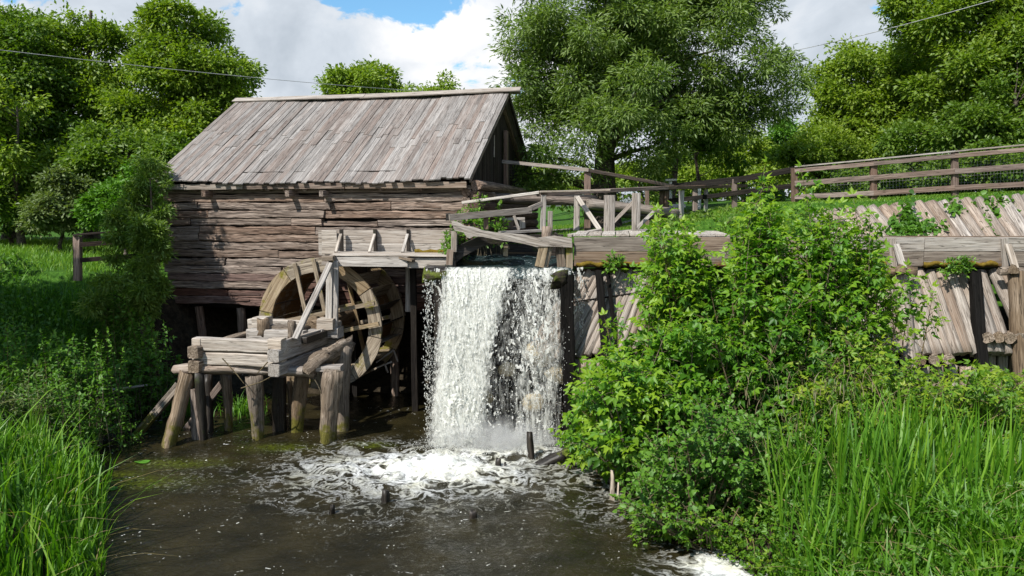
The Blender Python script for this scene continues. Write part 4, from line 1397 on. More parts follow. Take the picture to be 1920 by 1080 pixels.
su = thing('upper_log_facing', 'weathered half-round logs laid side by side down the upper bank below the fence', 'log revetment', P(1760, 410, 17.3))
slope_logs(su, P(1515, 402, 18.35), P(1960, 367, 17.7), P(1570, 470, 16.6), P(2020, 470, 16.3), 20, 0.140, rand=8)
slope_logs(su, P(1966, 367, 17.7), P(2330, 340, 17.0), P(2026, 470, 16.3), P(2390, 460, 16.2), 16, 0.140, rand=28)
slo = thing('lower_log_facing', 'pale grey logs facing the bank under the flume, ending on a cut ledge', 'log revetment', P(1700, 600, 16))
slope_logs(slo, P(1370, 507, 15.12), P(1845, 507, 15.12), P(1420, 668, 14.25), P(1900, 664, 14.25), 25, 0.112, rand=9)
slope_logs(slo, P(1852, 507, 15.12), P(1990, 507, 15.12), P(1908, 630, 14.45), P(2050, 630, 14.4), 7, 0.108, rand=19)
slope_logs(slo, P(1998, 507, 15.12), P(2400, 507, 15.12), P(2058, 630, 14.4), P(2460, 630, 14.4), 20, 0.112, rand=29)
for i in range(9):
    x = 1700 - 10 + i * 20
    if i < 5:
        log('ledge_log_end', P(1672 + i * 27, 676 - i * 0.5, 14.05), P(1672 + i * 27 - 6, 668, 14.6), 0.10, 0.10, W_POST, slo)
    else:
        log('ledge_log_end', P(1852 + (i - 5) * 21, 634, 14.15), P(1848 + (i - 5) * 21, 628, 14.8), 0.10, 0.10, W_POST, slo)
for i in range(28):
    log('toe_stake', P(1858 + i * 21, 705, 14.5), P(1858 + i * 21, 642, 14.5), 0.085, 0.085, W_SLOPE, slo)
for i in range(7):
    log('toe_stake', P(1680 + i * 26, 745, 14.35), P(1680 + i * 26, 686, 14.35), 0.10, 0.10, W_SLOPE, slo)
box_at('soil_fill', P(1980, 690, 14.95), 6.4, 0.3, 0.9, W_BLACK, slo)
sw = thing('wing_wall', 'slanting brown pole wall beside the plunge pool, bound by a horizontal wire', 'log revetment', P(1150, 600, 15.8))
slope_logs(sw, P(1078, 510, 15.14), P(1243, 508, 15.14), P(980, 672, 14.9), P(1196, 664, 14.3), 15, 0.072, rand=12, jit=0.03)
log('binding_pole', P(1076, 566, 14.92), P(1240, 542, 14.86), 0.014, 0.014, W_BLACK, sw)
poly_extrude('roofing_sheet', [P(1247, 508, 15.1), P(1264, 512, 15.1), P(1240, 668, 14.35), P(1203, 668, 14.25)], (0.05, 0.25, 0), M_SHEET, sw)
for i in range(10):
    log('foot_log', P(1085 + i * 14, 730, 14.45), P(1080 + i * 14, 674, 14.5), 0.075, 0.07, W_SLOPE if i % 2 else W_POST, sw)
print('timber done')

# ------------------------------------------------------------------ leaves
def tri(*a):
    return a


T_SIMPLE = (np.array([(0, 0, 0), (.45, .27, .07), (1, 0, -.10), (.45, -.27, .07)]), np.array([(0, 2, 1), (0, 3, 2)]))
T_WILLOW = (np.array([(0, 0, 0), (.45, .13, .04), (1, 0, -.12), (.45, -.13, .04)]), np.array([(0, 2, 1), (0, 3, 2)]))


def leaflets(spec):
    V, Fc = [], []
    for (bx, by, ang, ln, w, dz) in spec:
        c, s = math.cos(ang), math.sin(ang)
        o = len(V)
        for (a, b, z) in ((0, 0, 0), (.42, w, .10), (1, 0, -.16), (.42, -w, .10)):
            V.append((bx + (a * c - b * s) * ln, by + (a * s + b * c) * ln, z * ln + dz * a))
        Fc += [(o, o + 2, o + 1), (o, o + 3, o + 2)]
    return np.array(V), np.array(Fc)


T_TRI = leaflets([(.38, 0, 0, .62, .27, -.12), (.36, .02, .95, .50, .25, -.10), (.36, -.02, -.95, .50, .25, -.10)])
T_PINN = leaflets([(.62, 0, 0, .42, .26, -.14), (.60, .01, .85, .36, .24, -.1), (.60, -.01, -.85, .36, .24, -.1), (.32, .01, 1.05, .38, .24, -.08), (.32, -.01, -1.05, .38, .24, -.08)])
T_HEART = (np.array([(0, 0, 0), (.05, .34, .04), (.55, .36, .06), (1, 0, -.12), (.55, -.36, .06), (.05, -.34, .04), (.5, 0, -.02)]),
           np.array([(0, 6, 1), (1, 6, 2), (2, 6, 3), (3, 6, 4), (4, 6, 5), (5, 6, 0)]))
T_LANCE = (np.array([(0, 0, 0), (.35, .11, .03), (1, 0, -.25), (.35, -.11, .03)]), np.array([(0, 2, 1), (0, 3, 2)]))


def nrmz(a):
    return a / np.maximum(np.linalg.norm(a, axis=1, keepdims=True), 1e-6)


def leaf_arrays(Pp, D, size, tmpl, rng, upj=0.6):
    n = len(Pp)
    D = nrmz(D)
    up = np.array([0, 0, 1.0]) + rng.normal(0, upj, (n, 3)) + np.array([-0.15, -0.25, 0])
    side = nrmz(np.cross(up, D))
    nn = np.cross(D, side)
    tv, tf = tmpl
    V = Pp[:, None, :] + size[:, None, None] * (D[:, None, :] * tv[None, :, 0:1] + side[:, None, :] * tv[None, :, 1:2] + nn[:, None, :] * tv[None, :, 2:3])
    k = len(tv)
    Fc = tf[None] + (np.arange(n) * k)[:, None, None]
    return V.reshape(-1, 3), Fc.reshape(-1, 3)


def leaf_obj(name, Pp, D, size, tmpl, mat, parent, tint, rng, upj=0.6):
    V, Fc = leaf_arrays(Pp, D, size, tmpl, rng, upj)
    return world_obj(name, V, Fc, mat, parent, tint=np.repeat(tint, len(tmpl[0])))


def rdir(rng, n):
    return nrmz(rng.normal(0, 1, (n, 3)))


def crown_points(lobes, ncl, per, crad, rng, shell=0.55, holes=0.0):
    vol = np.array([l[3] * l[5] for l in lobes])
    nb_ = max(14, ncl // 6)
    pk = rng.choice(len(lobes), nb_, p=vol / vol.sum())
    L = np.array(lobes)[pk]
    d = rdir(rng, nb_)
    r = rng.uniform(shell ** 3, 1, nb_) ** (1 / 3) * rng.uniform(0.72, 1.16, nb_)
    BC = L[:, :3] + d * L[:, 3:6] * r[:, None]
    br = np.sqrt(L[:, 3] * L[:, 5]) * rng.uniform(0.12, 0.28, nb_)
    if holes:
        k = vn(BC[:, 0] * 0.9, BC[:, 1] * 0.9, BC[:, 2] * 1.1, 91) > holes
        BC, d, br = BC[k], d[k], br[k]
    nb_ = len(BC)
    w = br ** 2
    bi = rng.choice(nb_, ncl, p=w / w.sum())
    e = rdir(rng, ncl) + 0.35 * d[bi] + np.array([0, -0.1, 0.25])
    e = nrmz(e)
    C = BC[bi] + e * (br[bi] * rng.uniform(0.55, 1.15, ncl))[:, None] * np.array([1.15, 1.15, 0.85])
    out_k = rng.random(ncl) < 0.13
    C = np.where(out_k[:, None], BC[bi] + e * (br[bi] * rng.uniform(1.25, 1.75, ncl))[:, None], C)
    m = ncl
    cr = np.where(out_k, 0.55, 1.0) * crad * rng.uniform(0.5, 1.2, m)
    ci = np.repeat(np.arange(m), per)
    off = rng.normal(0, 1, (m * per, 3)) * np.array([1, 1, 0.6])
    off = off / np.maximum(1, np.linalg.norm(off, axis=1, keepdims=True) / 1.8)
    Pp = C[ci] + off * cr[ci][:, None] * 0.62
    out = nrmz(off + 0.6 * e[ci])
    D = out + rng.normal(0, 0.45, out.shape) + np.array([0, 0, -0.25])
    bt = rng.uniform(0, 1, nb_)
    tc_ = np.clip(0.55 * bt[bi] + 0.45 * rng.uniform(0, 1, m), 0, 1)
    return C, Pp, D, ci, tc_


def limb_tubes(tb, base, C, rng, trunk_r, top, n, lean=None):
    """a trunk from base to top and n limbs reaching into the crown"""
    base, top = Vector(base), Vector(top)
    pts = []
    for i in range(9):
        u = i / 8
        pts.append(base.lerp(top, u) + Vector((math.sin(u * 5 + base.x) * 0.10, math.cos(u * 4 + base.y) * 0.10, 0)) * (1 if 0 < i < 8 else 0.3))
    tb.add(pts, [trunk_r * (1.25 - 0.25 * min(1, i)) * (1 - 0.10 * i) for i in range(9)], 10)
    idx = rng.choice(len(C), min(n, len(C)), replace=False)
    H = (top - base).length
    for i in idx:
        c = Vector(C[i])
        h = max(0.18, min(0.95, (c.z - base.z - 0.35 * (c - base).xy.length) / max(0.1, (top.z - base.z))))
        s = base.lerp(top, h)
        m1 = s.lerp(c, 0.4) + Vector((0, 0, 0.08 * (c - s).length)) + Vector(rng.normal(0, 0.08, 3))
        m2 = s.lerp(c, 0.75) + Vector((0, 0, 0.06 * (c - s).length)) + Vector(rng.normal(0, 0.08, 3))
        r0 = trunk_r * 0.32 * (1 - 0.6 * h)
        tb.add([s, m1, m2, c], [r0, r0 * 0.65, r0 * 0.38, r0 * 0.15], 5)


def lob(px, py, Y, rx, ry, depth=None):
    p = P(px, py, Y)
    a, b = M(rx, Y), M(ry, Y)
    return (p.x, p.y, p.z, a, depth or min(a, 3.5), b)


def tree(name, label, base, top, lobes, ncl, per, crad, lsize, mat, trunk_r, seed, tmpl=T_SIMPLE, group=None, cat='tree', holes=0.0, nl=24, shell=0.55, tlo=0.0, thi=1.0):
    rng = np.random.default_rng(seed)
    root = thing(name, label, cat, base, group)
    if cat == 'tree':
        per, lsize = int(per * 1.0), lsize * 0.93
    C, Pp, D, ci, tc_ = crown_points(lobes, ncl, per, crad, rng, shell, holes)
    tint = np.clip(0.15 + 0.45 * tc_[ci] + rng.normal(0.17, 0.16, len(Pp)), 0, 1) * (thi - tlo) + tlo
    sz = lsize * rng.uniform(0.65, 1.25, len(Pp))
    leaf_obj('crown', Pp, D, sz, tmpl, mat, root, tint, rng)
    tb = Tubes()
    limb_tubes(tb, base, C, rng, trunk_r, top, nl)
    tb.build('trunk', W_BARK, root)
    return root


def G(px, Y, dz=0.0):
    x = (px - 960) / F * Y
    return Vector((x, Y, float(terrain(x, Y)) + dz))


def top_of(px, py, Y):
    return P(px, py, Y)


# the big willow by the footbridge
tree('willow_tree', 'huge grey-green willow with a thick gnarled trunk behind the footbridge', G(1135, 24), P(1150, 60, 24),
     [lob(1120, 70, 24, 150, 150), lob(1300, 60, 24, 150, 160), lob(1040, 130, 23.5, 95, 110), lob(1400, 170, 24, 90, 80), lob(1200, 200, 23.5, 160, 110),
      lob(1060, 270, 22.8, 75, 90), lob(1130, 270, 23, 110, 75), lob(1250, -60, 24.5, 210, 110), lob(1025, 300, 23.2, 60, 70), lob(1010, 220, 23.2, 60, 60), lob(1060, 60, 24, 90, 100), lob(1180, 120, 23.4, 120, 120), lob(1340, 230, 24, 60, 40), lob(1120, 300, 22.6, 90, 40), lob(1200, 285, 22.6, 80, 44), lob(1240, 240, 22.8, 80, 50), lob(1120, 370, 24.5, 130, 40), lob(1360, 130, 23.6, 110, 100)],
     1650, 85, 0.48, 0.18, L_WILLOW, 0.42, 101, T_WILLOW, nl=60, holes=0.29)
tree('slender_tree', 'slender tree with a bare brown trunk standing just right of the willow', G(1262, 25.5), P(1258, 190, 25.5),
     [lob(1262, 215, 25.5, 70, 60), lob(1300, 240, 26, 60, 45), lob(1230, 290, 26, 45, 40)], 160, 70, 0.45, 0.14, L_DARK, 0.13, 102, nl=14)
tree('twin_stem_tree', 'young tree with two thin pale stems farther right behind the shaded rails', G(1306, 30), P(1306, 230, 30),
     [lob(1330, 262, 30, 60, 32), lob(1380, 285, 30, 40, 28), lob(1290, 300, 31, 34, 26)], 110, 60, 0.45, 0.14, L_DARK, 0.09, 103, nl=12)
# left wood
tree('ash_tree', 'tall light green broadleaf tree rising just left of the roof', G(350, 29), P(345, 60, 29),
     [lob(348, 110, 29, 95, 92), lob(390, 180, 29, 72, 85), lob(300, 170, 28.6, 80, 90), lob(365, 260, 28.5, 80, 60), lob(300, 260, 28, 90, 60), lob(425, 130, 29, 30, 40), lob(345, 40, 29.3, 45, 28)],
     760, 85, 0.50, 0.17, L_ASH, 0.24, 104, nl=34, holes=0.26)
tree('maple_tree', 'broad tree with a hazy olive crown reaching the top edge at the left', G(170, 32), P(170, 20, 32),
     [lob(180, 100, 32, 90, 60), lob(95, 105, 31.5, 100, 70), lob(220, 150, 31.5, 75, 100), lob(60, 180, 31, 90, 110), lob(150, 240, 31, 100, 90)],
     800, 80, 0.52, 0.17, L_ASH, 0.28, 105, nl=34, tlo=0.0, thi=0.9, holes=0.30)
tree('elm_tree', 'dark dense tree filling the far left edge behind the meadow', G(20, 29), P(15, 60, 29),
     [lob(10, 150, 29, 90, 110), lob(-40, 260, 28.5, 120, 130), lob(60, 300, 29, 90, 90), lob(-50, 70, 29, 90, 80), lob(150, 330, 30, 80, 60)],
     640, 70, 0.52, 0.18, L_DARK, 0.26, 106, nl=30, tlo=0.15)
tree('light_elm_tree', 'sunlit yellow-green bough mass low at the left edge', G(40, 25.5), P(30, 200, 25.5),
     [lob(-15, 200, 25.5, 60, 60), lob(5, 260, 25.5, 55, 50), lob(-10, 340, 25.5, 60, 60), lob(60, 330, 26, 50, 50)], 220, 70, 0.45, 0.16, L_ASH, 0.12, 107, nl=12, tlo=0.25)
tree('bushy_maple_tree', 'mid-height dark green tree under the taller crowns left of the mill', G(240, 26), P(250, 260, 26),
     [lob(235, 310, 26, 85, 60), lob(310, 300, 26, 65, 55), lob(180, 290, 27, 60, 50), lob(330, 350, 25, 50, 50)], 400, 80, 0.45, 0.16, L_DARK, 0.16, 108, nl=20, tlo=0.2)
# behind the roof
tree('far_ash_tree', 'small light green crown showing over the middle of the roof ridge', G(690, 48), P(695, 150, 48),
     [lob(690, 168, 48, 62, 40), lob(735, 180, 48, 45, 32), lob(645, 180, 48, 36, 26), lob(670, 158, 48, 44, 30), lob(715, 150, 48, 40, 24), lob(700, 190, 48, 85, 36)], 420, 46, 0.60, 0.26, L_ASH, 0.2, 109, nl=20, tlo=0.3, shell=0.3)
tree('far_poplar_tree', 'thin feathery crown showing over the roof ridge nearer the gable', G(820, 46), P(825, 150, 46),
     [lob(790, 174, 46, 34, 24), lob(765, 168, 46, 26, 16), lob(832, 163, 46, 24, 28), lob(862, 185, 46, 28, 18), lob(880, 195, 46, 22, 12), lob(770, 185, 46, 30, 18), lob(820, 205, 46, 70, 30)], 240, 42, 0.50, 0.22, L_ASH, 0.16, 110, nl=30, tlo=0.3, shell=0.2)
# right wood
tree('right_maple_tree', 'rounded yellow-green tree behind the embankment fence, right of the gap of sky', G(1620, 31), P(1640, 120, 31),
     [lob(1640, 190, 31, 105, 90), lob(1580, 230, 31, 62, 80), lob(1720, 160, 31.5, 90, 80), lob(1700, 250, 30, 120, 60), lob(1560, 270, 30, 50, 45), lob(1600, 130, 31, 40, 45), lob(1680, 80, 31.5, 40, 40)],
     820, 80, 0.52, 0.17, L_ASH, 0.24, 111, nl=34, tlo=0.15, holes=0.2)
tree('tall_right_tree', 'tallest tree in the upper right corner, crossed by the overhead wire', G(1850, 27), P(1840, 30, 27),
     [lob(1820, 40, 27, 120, 85), lob(1740, -10, 27, 75, 60), lob(1880, 120, 26, 90, 90), lob(1800, 160, 26, 90, 70), lob(1700, 20, 27, 45, 30), lob(1940, 20, 26, 90, 90)],
     820, 85, 0.48, 0.16, L_ASH, 0.26, 112, nl=34, thi=0.9, holes=0.2)
tree('dark_right_tree', 'deep green tree at the right edge behind the wire mesh fence', G(1900, 24.5), P(1900, 190, 24.5),
     [lob(1890, 225, 24.5, 95, 60), lob(1800, 235, 25, 85, 50), lob(1950, 150, 24.5, 70, 90), lob(1720, 262, 26, 70, 36)], 420, 80, 0.45, 0.15, L_DARK, 0.2, 113, nl=20, tlo=0.2)
# low growth behind
tree('conical_young_tree', 'bluish green cone-shaped young tree in the gap beyond the shaded rails', G(1462, 38), P(1463, 245, 38),
     [lob(1462, 275, 38, 36, 40), lob(1468, 245, 38, 20, 22), lob(1440, 305, 38, 40, 26)], 150, 60, 0.5, 0.19, L_VINE, 0.12, 114, nl=10, tlo=0.1)
tree('low_maple_bush', 'light green bushy tree left of the cone-shaped one beyond the bridge', G(1395, 36), P(1395, 270, 36),
     [lob(1395, 285, 36, 42, 30), lob(1360, 300, 36, 40, 26), lob(1430, 318, 35, 50, 24)], 170, 60, 0.5, 0.19, L_ASH, 0.12, 115, nl=10, tlo=0.3)
tree('edge_bush', 'sunny green bush at the foot of the right wood above the fence corner', G(1530, 28), P(1530, 270, 28),
     [lob(1535, 290, 28, 62, 40), lob(1600, 310, 27.5, 70, 34), lob(1680, 308, 27, 60, 28), lob(1470, 312, 28, 36, 24)], 330, 70, 0.42, 0.15, L_ASH, 0.12, 116, nl=12, tlo=0.25)
tree('distant_thicket', 'bright low thicket seen between the willow trunk and the footbridge posts', G(1200, 42), P(1200, 320, 42),
     [lob(1040, 345, 42, 60, 30), lob(1130, 350, 42, 60, 26), lob(1210, 340, 42, 60, 32), lob(1290, 330, 42, 60, 40), lob(1360, 335, 42, 50, 36)], 300, 60, 0.6, 0.24, L_ASH, 0.12, 117, nl=8, tlo=0.3)
tree('fence_thicket', 'leafy undergrowth filling the space behind the wire mesh fence', G(1780, 22.5), P(1780, 280, 22.5),
     [lob(1660, 335, 23, 60, 22), lob(1760, 325, 22.5, 70, 26), lob(1870, 310, 22, 80, 32), lob(1960, 300, 21.5, 60, 34), lob(1560, 345, 24, 50, 18), lob(1620, 352, 24, 80, 14), lob(1800, 345, 24, 90, 16), lob(1920, 330, 23, 70, 20), lob(1450, 360, 26, 60, 16)], 460, 70, 0.32, 0.13, L_DARK, 0.05, 130, cat='thicket', nl=8, tlo=0.1)
rw = np.random.default_rng(131)
for (nm, lab, x0, x1, Yw, hgt, sd0) in (('distant_wood', 'far green wood closing the view behind the left trees', -60, -8, 58, 7.0, 132), ('distant_wood', 'far green wood closing the view behind the right trees', 4, 70, 58, 8.0, 133)):
    lobes_ = [(x, Yw + rw.uniform(-3, 3), 4.0 + hgt * rw.uniform(0.15, 0.5), 3.2, 2.5, hgt * rw.uniform(0.35, 0.55)) for x in np.arange(x0, x1, 3.0)]
    C, Pp, D, ci, tc_ = crown_points(lobes_, 700, 36, 1.0, np.random.default_rng(sd0))
    k = Pp[:, 2] > 3.6
    o = leaf_obj('distant_wood', Pp[k], D[k], 0.42 * rw.uniform(0.6, 1.3, k.sum()), T_SIMPLE, L_DARK, None, np.clip(0.5 * tc_[ci][k] + rw.normal(0.3, 0.15, k.sum()), 0, 1), rw)
    tag(o, lab, kind='stuff')
# left meadow shrubs
tree('pale_willow_bush', 'rounded pale olive bush at the back of the left meadow', G(112, 24), P(112, 350, 24),
     [lob(112, 378, 24, 55, 44), lob(80, 392, 24, 34, 30), lob(140, 398, 24, 34, 28)], 190, 80, 0.30, 0.12, L_PALE, 0.06, 118, cat='bush', nl=12)
tree('hazel_bush', 'bright green leafy bush between the pale bush and the mill', G(232, 22.5), P(232, 360, 22.5),
     [lob(232, 385, 22.5, 46, 42), lob(200, 352, 23, 36, 30), lob(262, 350, 22.5, 42, 36), lob(170, 405, 22.5, 28, 22)], 210, 70, 0.30, 0.13, L_VINE, 0.06, 119, cat='bush', nl=12, tlo=0.3)
tree('dark_meadow_bush', 'dark bush closing off the far end of the meadow at the left edge', G(20, 26), P(20, 370, 26),
     [lob(10, 395, 26, 70, 42), lob(60, 400, 26, 50, 34), lob(-60, 380, 26, 60, 60), lob(175, 395, 27, 60, 36), lob(110, 340, 28, 80, 50)], 420, 70, 0.40, 0.14, L_DARK, 0.08, 120, cat='bush', nl=10)
tree('corner_willow_bush', 'tall feathery bush leaning against the left corner of the mill', G(262, 17.9), P(282, 335, 17.9),
     [lob(275, 370, 18.2, 34, 50), lob(258, 420, 18.0, 44, 50), lob(292, 322, 18.4, 26, 24), lob(244, 480, 17.8, 36, 46), lob(284, 460, 17.5, 30, 80), lob(272, 560, 17.2, 42, 50), lob(222, 552, 17.2, 54, 38), lob(306, 345, 18.0, 18, 18)],
     640, 62, 0.18, 0.115, L_BUSH, 0.06, 121, T_WILLOW, cat='bush', nl=36, tlo=0.1, thi=1.0, shell=0.2)
# neighbour whose shade falls on the left bank and the mill's left side
tree('shade_tree', 'big tree beside the pond at the left, outside the picture', Vector((-15.5, 12.0, 1.6)), Vector((-15.2, 12.0, 9.0)),
     [(-13.9, 12.0, 8.0, 2.2, 1.9, 1.8), (-12.6, 12.0, 9.4, 1.6, 1.2, 1.2), (-12.2, 11.4, 7.0, 1.4, 1.3, 1.3), (-11.7, 13.9, 10.4, 0.9, 0.6, 0.8), (-15.8, 10.4, 8.0, 2.0, 1.8, 1.8), (-14.9, 12.6, 6.4, 1.6, 1.0, 1.3)], 700, 60, 0.55, 0.24, L_ASH, 0.3, 122, nl=30)

# ------------------------------------------------------------------ shrubs built stem by stem
def stem_plant(name, label, stems, mat, leaf, seed, cat='shrub', tmpl=T_TRI, group=None, nb=8, blen=0.5, node=0.09, r0=0.016, droop=-0.35, start=0.3, tlo=0.0, thi=1.0, parts=None):
    """stems: list of (base, tip)"""
    rng = np.random.default_rng(seed)
    base0 = Vector(np.mean([tuple(s[0]) for s in stems], axis=0))
    root = thing(name, label, cat, base0, group)
    tb = Tubes()
    Ps, Ds, Ss, Ts = [], [], [], []

    def walk(pts, dens, lsz, t0):
        # paired leaves at nodes along a shoot
        L = sum((pts[i + 1] - pts[i]).length for i in range(len(pts) - 1))
        n = max(2, int(L / node))
        for k in range(n + 1):
            u = k / n
            f = u * (len(pts) - 1)
            i = min(int(f), len(pts) - 2)
            p = pts[i].lerp(pts[i + 1], f - i)
            d = (pts[i + 1] - pts[i]).normalized()
            if u < dens:
                continue
            a0 = rng.uniform(0, 6.28)
            s1 = d.cross(Vector((math.cos(a0), math.sin(a0), 0.3))).normalized()
            for sg in (1, -1):
                dd = s1 * sg + d * 0.55 + Vector((0, 0, droop)) + Vector(rng.normal(0, 0.22, 3))
                Ps.append(tuple(p))
                Ds.append(tuple(dd))
                Ss.append(lsz * rng.uniform(0.45, 1.25) * (1.0 - 0.40 * u))
                Ts.append(t0 - 0.1 + 0.50 * u + rng.normal(0, 0.14) + (0.5 if rng.random() < 0.03 else 0))
        Ps.append(tuple(pts[-1]))
        Ds.append(tuple(d + Vector((0, 0, -0.1))))
        Ss.append(lsz * 0.8)
        Ts.append(t0 + 0.5)

    for (b, t) in stems:
        b, t = Vector(b), Vector(t)
        H = (t - b).length
        bow = Vector(rng.normal(0, 0.07 * H, 3))
        bow.z = abs(bow.z) * 0.5 + 0.08 * H * (1 if (t - b).xy.length > 0.3 * H else 0)
        pts = [b.lerp(t, i / 6) + bow * math.sin(math.pi * i / 6) for i in range(7)]
        tb.add(pts, [r0 * (1 - 0.13 * i) for i in range(7)], 5)
        t0 = rng.uniform(0.05, 0.5)
        walk(pts[4:], 0.0, leaf, t0 + 0.1)
        for k in range(nb):
            u = start + (0.95 - start) * (k + rng.uniform(0, 0.9)) / nb
            f = u * 6
            i = min(int(f), 5)
            p = pts[i].lerp(pts[i + 1], f - i)
            a = rng.uniform(0, 6.28)
            ln = blen * (1.15 - 0.75 * u) * rng.uniform(0.6, 1.3)
            e = p + Vector((math.cos(a), math.sin(a), rng.uniform(0.15, 0.8))) * ln
            mid = p.lerp(e, 0.5) + Vector((0, 0, 0.08 * ln))
            tb.add([p, mid, e], [r0 * 0.4, r0 * 0.28, r0 * 0.15], 3)
            walk([p, mid, e], 0.15, leaf * rng.uniform(0.8, 1.1), t0)
    tint = np.clip(np.array(Ts), 0, 1) * (thi - tlo) + tlo
    leaf_obj('foliage', np.array(Ps), np.array(Ds), np.array(Ss), tmpl, mat, root, tint, rng, 0.35)
    st_ = tb.build('stem', W_TWIG, root)
    if name == 'herb_bed':
        st_['kind'] = 'stuff'
    return root


def fan(base_px, base_Y, tips, rng, spread=0.5, jitter=0.25):
    out = []
    for (px, py, Y) in tips:
        t = P(px, py, Y)
        bx = (base_px - 960) / F * base_Y
        b = Vector((bx * 0.45 + t.x * 0.55 + rng.uniform(-spread, spread), base_Y * 0.5 + Y * 0.5 + rng.uniform(-spread, spread) * 0.6, 0))
        b.x = max(b.x, float(waterline_right(b.y)) - 0.1) if b.x > -2 else b.x
        b.z = float(terrain(b.x, b.y)) - 0.05
        out.append((b, t))
    return out


rq = random.Random(21)


def tips_in(n, poly_fn, Y0, Y1):
    r = []
    while len(r) < n:
        p = poly_fn()
        if p:
            r.append((p[0], p[1], rq.uniform(Y0, Y1)))
    return r


def rect(x0, x1, ytop, ybot):
    """ytop: function of px for the outline of the mass"""
    def f():
        px = rq.uniform(x0, x1)
        yt = np.interp(px, [a for a, _ in ytop], [b for _, b in ytop])
        u = rq.random() ** 1.2
        return px, yt + (ybot - yt) * u * 0.85
    return f


# overhanging box elder by the pool
stem_plant('box_elder_shrub', 'broad fresh green shrub leaning out over the plunge pool', fan(1270, 11.8,
           tips_in(70, rect(1080, 1330, [(1085, 725), (1120, 690), (1150, 655), (1200, 625), (1250, 590), (1330, 600)], 900), 11.2, 13.2), rq), L_SHRUB, 0.27, 201, nb=9, blen=0.55, tlo=0.05)
stem_plant('box_elder_shrub', 'tall leafy sapling rising in front of the flume left of the black post', fan(1265, 13,
           tips_in(30, rect(1215, 1330, [(1215, 430), (1245, 370), (1275, 410), (1330, 500)], 700), 12.6, 13.6), rq, 0.25), L_SHRUB, 0.25, 202, nb=9, blen=0.36, tlo=0.15)
stem_plant('box_elder_shrub', 'very tall sapling whose pale tip crosses the shaded rail', fan(1425, 12.5,
           [(1434, 312, 12.6), (1418, 380, 12.4), (1448, 400, 12.7), (1400, 455, 12.4), (1462, 470, 12.7)] + tips_in(26, rect(1365, 1485, [(1365, 490), (1410, 400), (1440, 390), (1485, 470)], 700), 12.0, 13.0), rq, 0.25),
           L_SHRUB, 0.24, 203, nb=10, blen=0.34, tlo=0.2)
stem_plant('box_elder_shrub', 'sapling group with yellowish tips below the left fence post', fan(1540, 12.5,
           [(1502, 320, 12.5), (1512, 372, 12.6), (1545, 440, 12.3), (1578, 388, 12.5), (1600, 372, 12.7), (1630, 410, 12.5), (1560, 470, 12.4)]
           + tips_in(40, rect(1470, 1665, [(1470, 480), (1520, 430), (1585, 400), (1630, 430), (1665, 520)], 740), 12.0, 13.2), rq, 0.3), L_SHRUB, 0.24, 204, nb=10, blen=0.36, tlo=0.2)
stem_plant('box_elder_shrub', 'slim green sprig standing before the grey bank logs', fan(1690, 12.6,
           [(1730, 528, 12.6), (1668, 540, 12.5), (1700, 505, 12.7), (1655, 600, 12.4), (1750, 545, 12.6), (1640, 540, 12.5)], rq, 0.15), L_SHRUB, 0.24, 205, nb=7, blen=0.32, start=0.55, tlo=0.2)
stem_plant('thicket_shrub', 'dense green thicket in the middle of the right bank', fan(1400, 12,
           tips_in(72, rect(1270, 1640, [(1270, 600), (1340, 500), (1400, 480), (1450, 520), (1520, 500), (1640, 600)], 880), 11.2, 13.2), rq), L_SHRUB, 0.25, 206, nb=8, blen=0.5, thi=0.8)
stem_plant('goldenrod_bush', 'yellow-green weedy bush running to the right edge under the bank logs', fan(1720, 11,
           tips_in(105, rect(1500, 1960, [(1500, 690), (1560, 620), (1640, 630), (1700, 668), (1800, 675), (1880, 690), (1960, 710)], 860), 10.2, 12.8), rq), L_YELLOW, 0.19, 207, tmpl=T_TRI, nb=8, blen=0.42, node=0.08, tlo=0.05, cat='bush')
stem_plant('bindweed_mass', 'dark green broad-leaved vine mound dropping to the water edge', fan(1330, 10.6,
           tips_in(92, rect(1165, 1490, [(1165, 890), (1230, 800), (1330, 720), (1400, 760), (1490, 800)], 1035), 9.4, 11.6), rq), L_VINE, 0.10, 208, tmpl=T_HEART, nb=8, blen=0.42, node=0.07, tlo=0.1, cat='vine')
stem_plant('box_elder_shrub', 'loose arching shoots reaching left from the shrub towards the wet post', fan(1210, 12.2,
           [(1134, 598, 12.8), (1160, 585, 12.9), (1100, 690, 12.5), (1080, 712, 12.3), (1090, 770, 12.2)], rq, 0.25),
           L_SHRUB, 0.25, 230, nb=7, blen=0.34, start=0.5, tlo=0.2)
stem_plant('waterside_shrub', 'small ragged shrub at the water edge beside the broken stake', fan(1200, 11.6,
           tips_in(16, rect(1135, 1230, [(1135, 850), (1180, 830), (1230, 850)], 930), 11.3, 12.4), rq, 0.2), L_SHRUB, 0.18, 209, nb=6, blen=0.35, cat='shrub', thi=0.85)
stem_plant('waterside_weed', 'yellowish weeds fringing the lower edge of the vine mound', fan(1240, 10.4,
           tips_in(44, rect(1170, 1480, [(1170, 930), (1260, 950), (1330, 970), (1480, 960)], 1050), 9.2, 11.0), rq, 0.2), L_YELLOW, 0.14, 210, nb=5, blen=0.25, cat='weed', thi=0.7)
stem_plant('goldenrod_bush', 'yellow-green bush beyond the right edge of the picture', fan(2120, 11,
           tips_in(50, rect(1960, 2350, [(1960, 730), (2350, 740)], 880), 10.2, 12.6), rq), L_YELLOW, 0.19, 231, tmpl=T_TRI, nb=7, blen=0.42, node=0.09, tlo=0.05, cat='bush')
rq = random.Random(77)
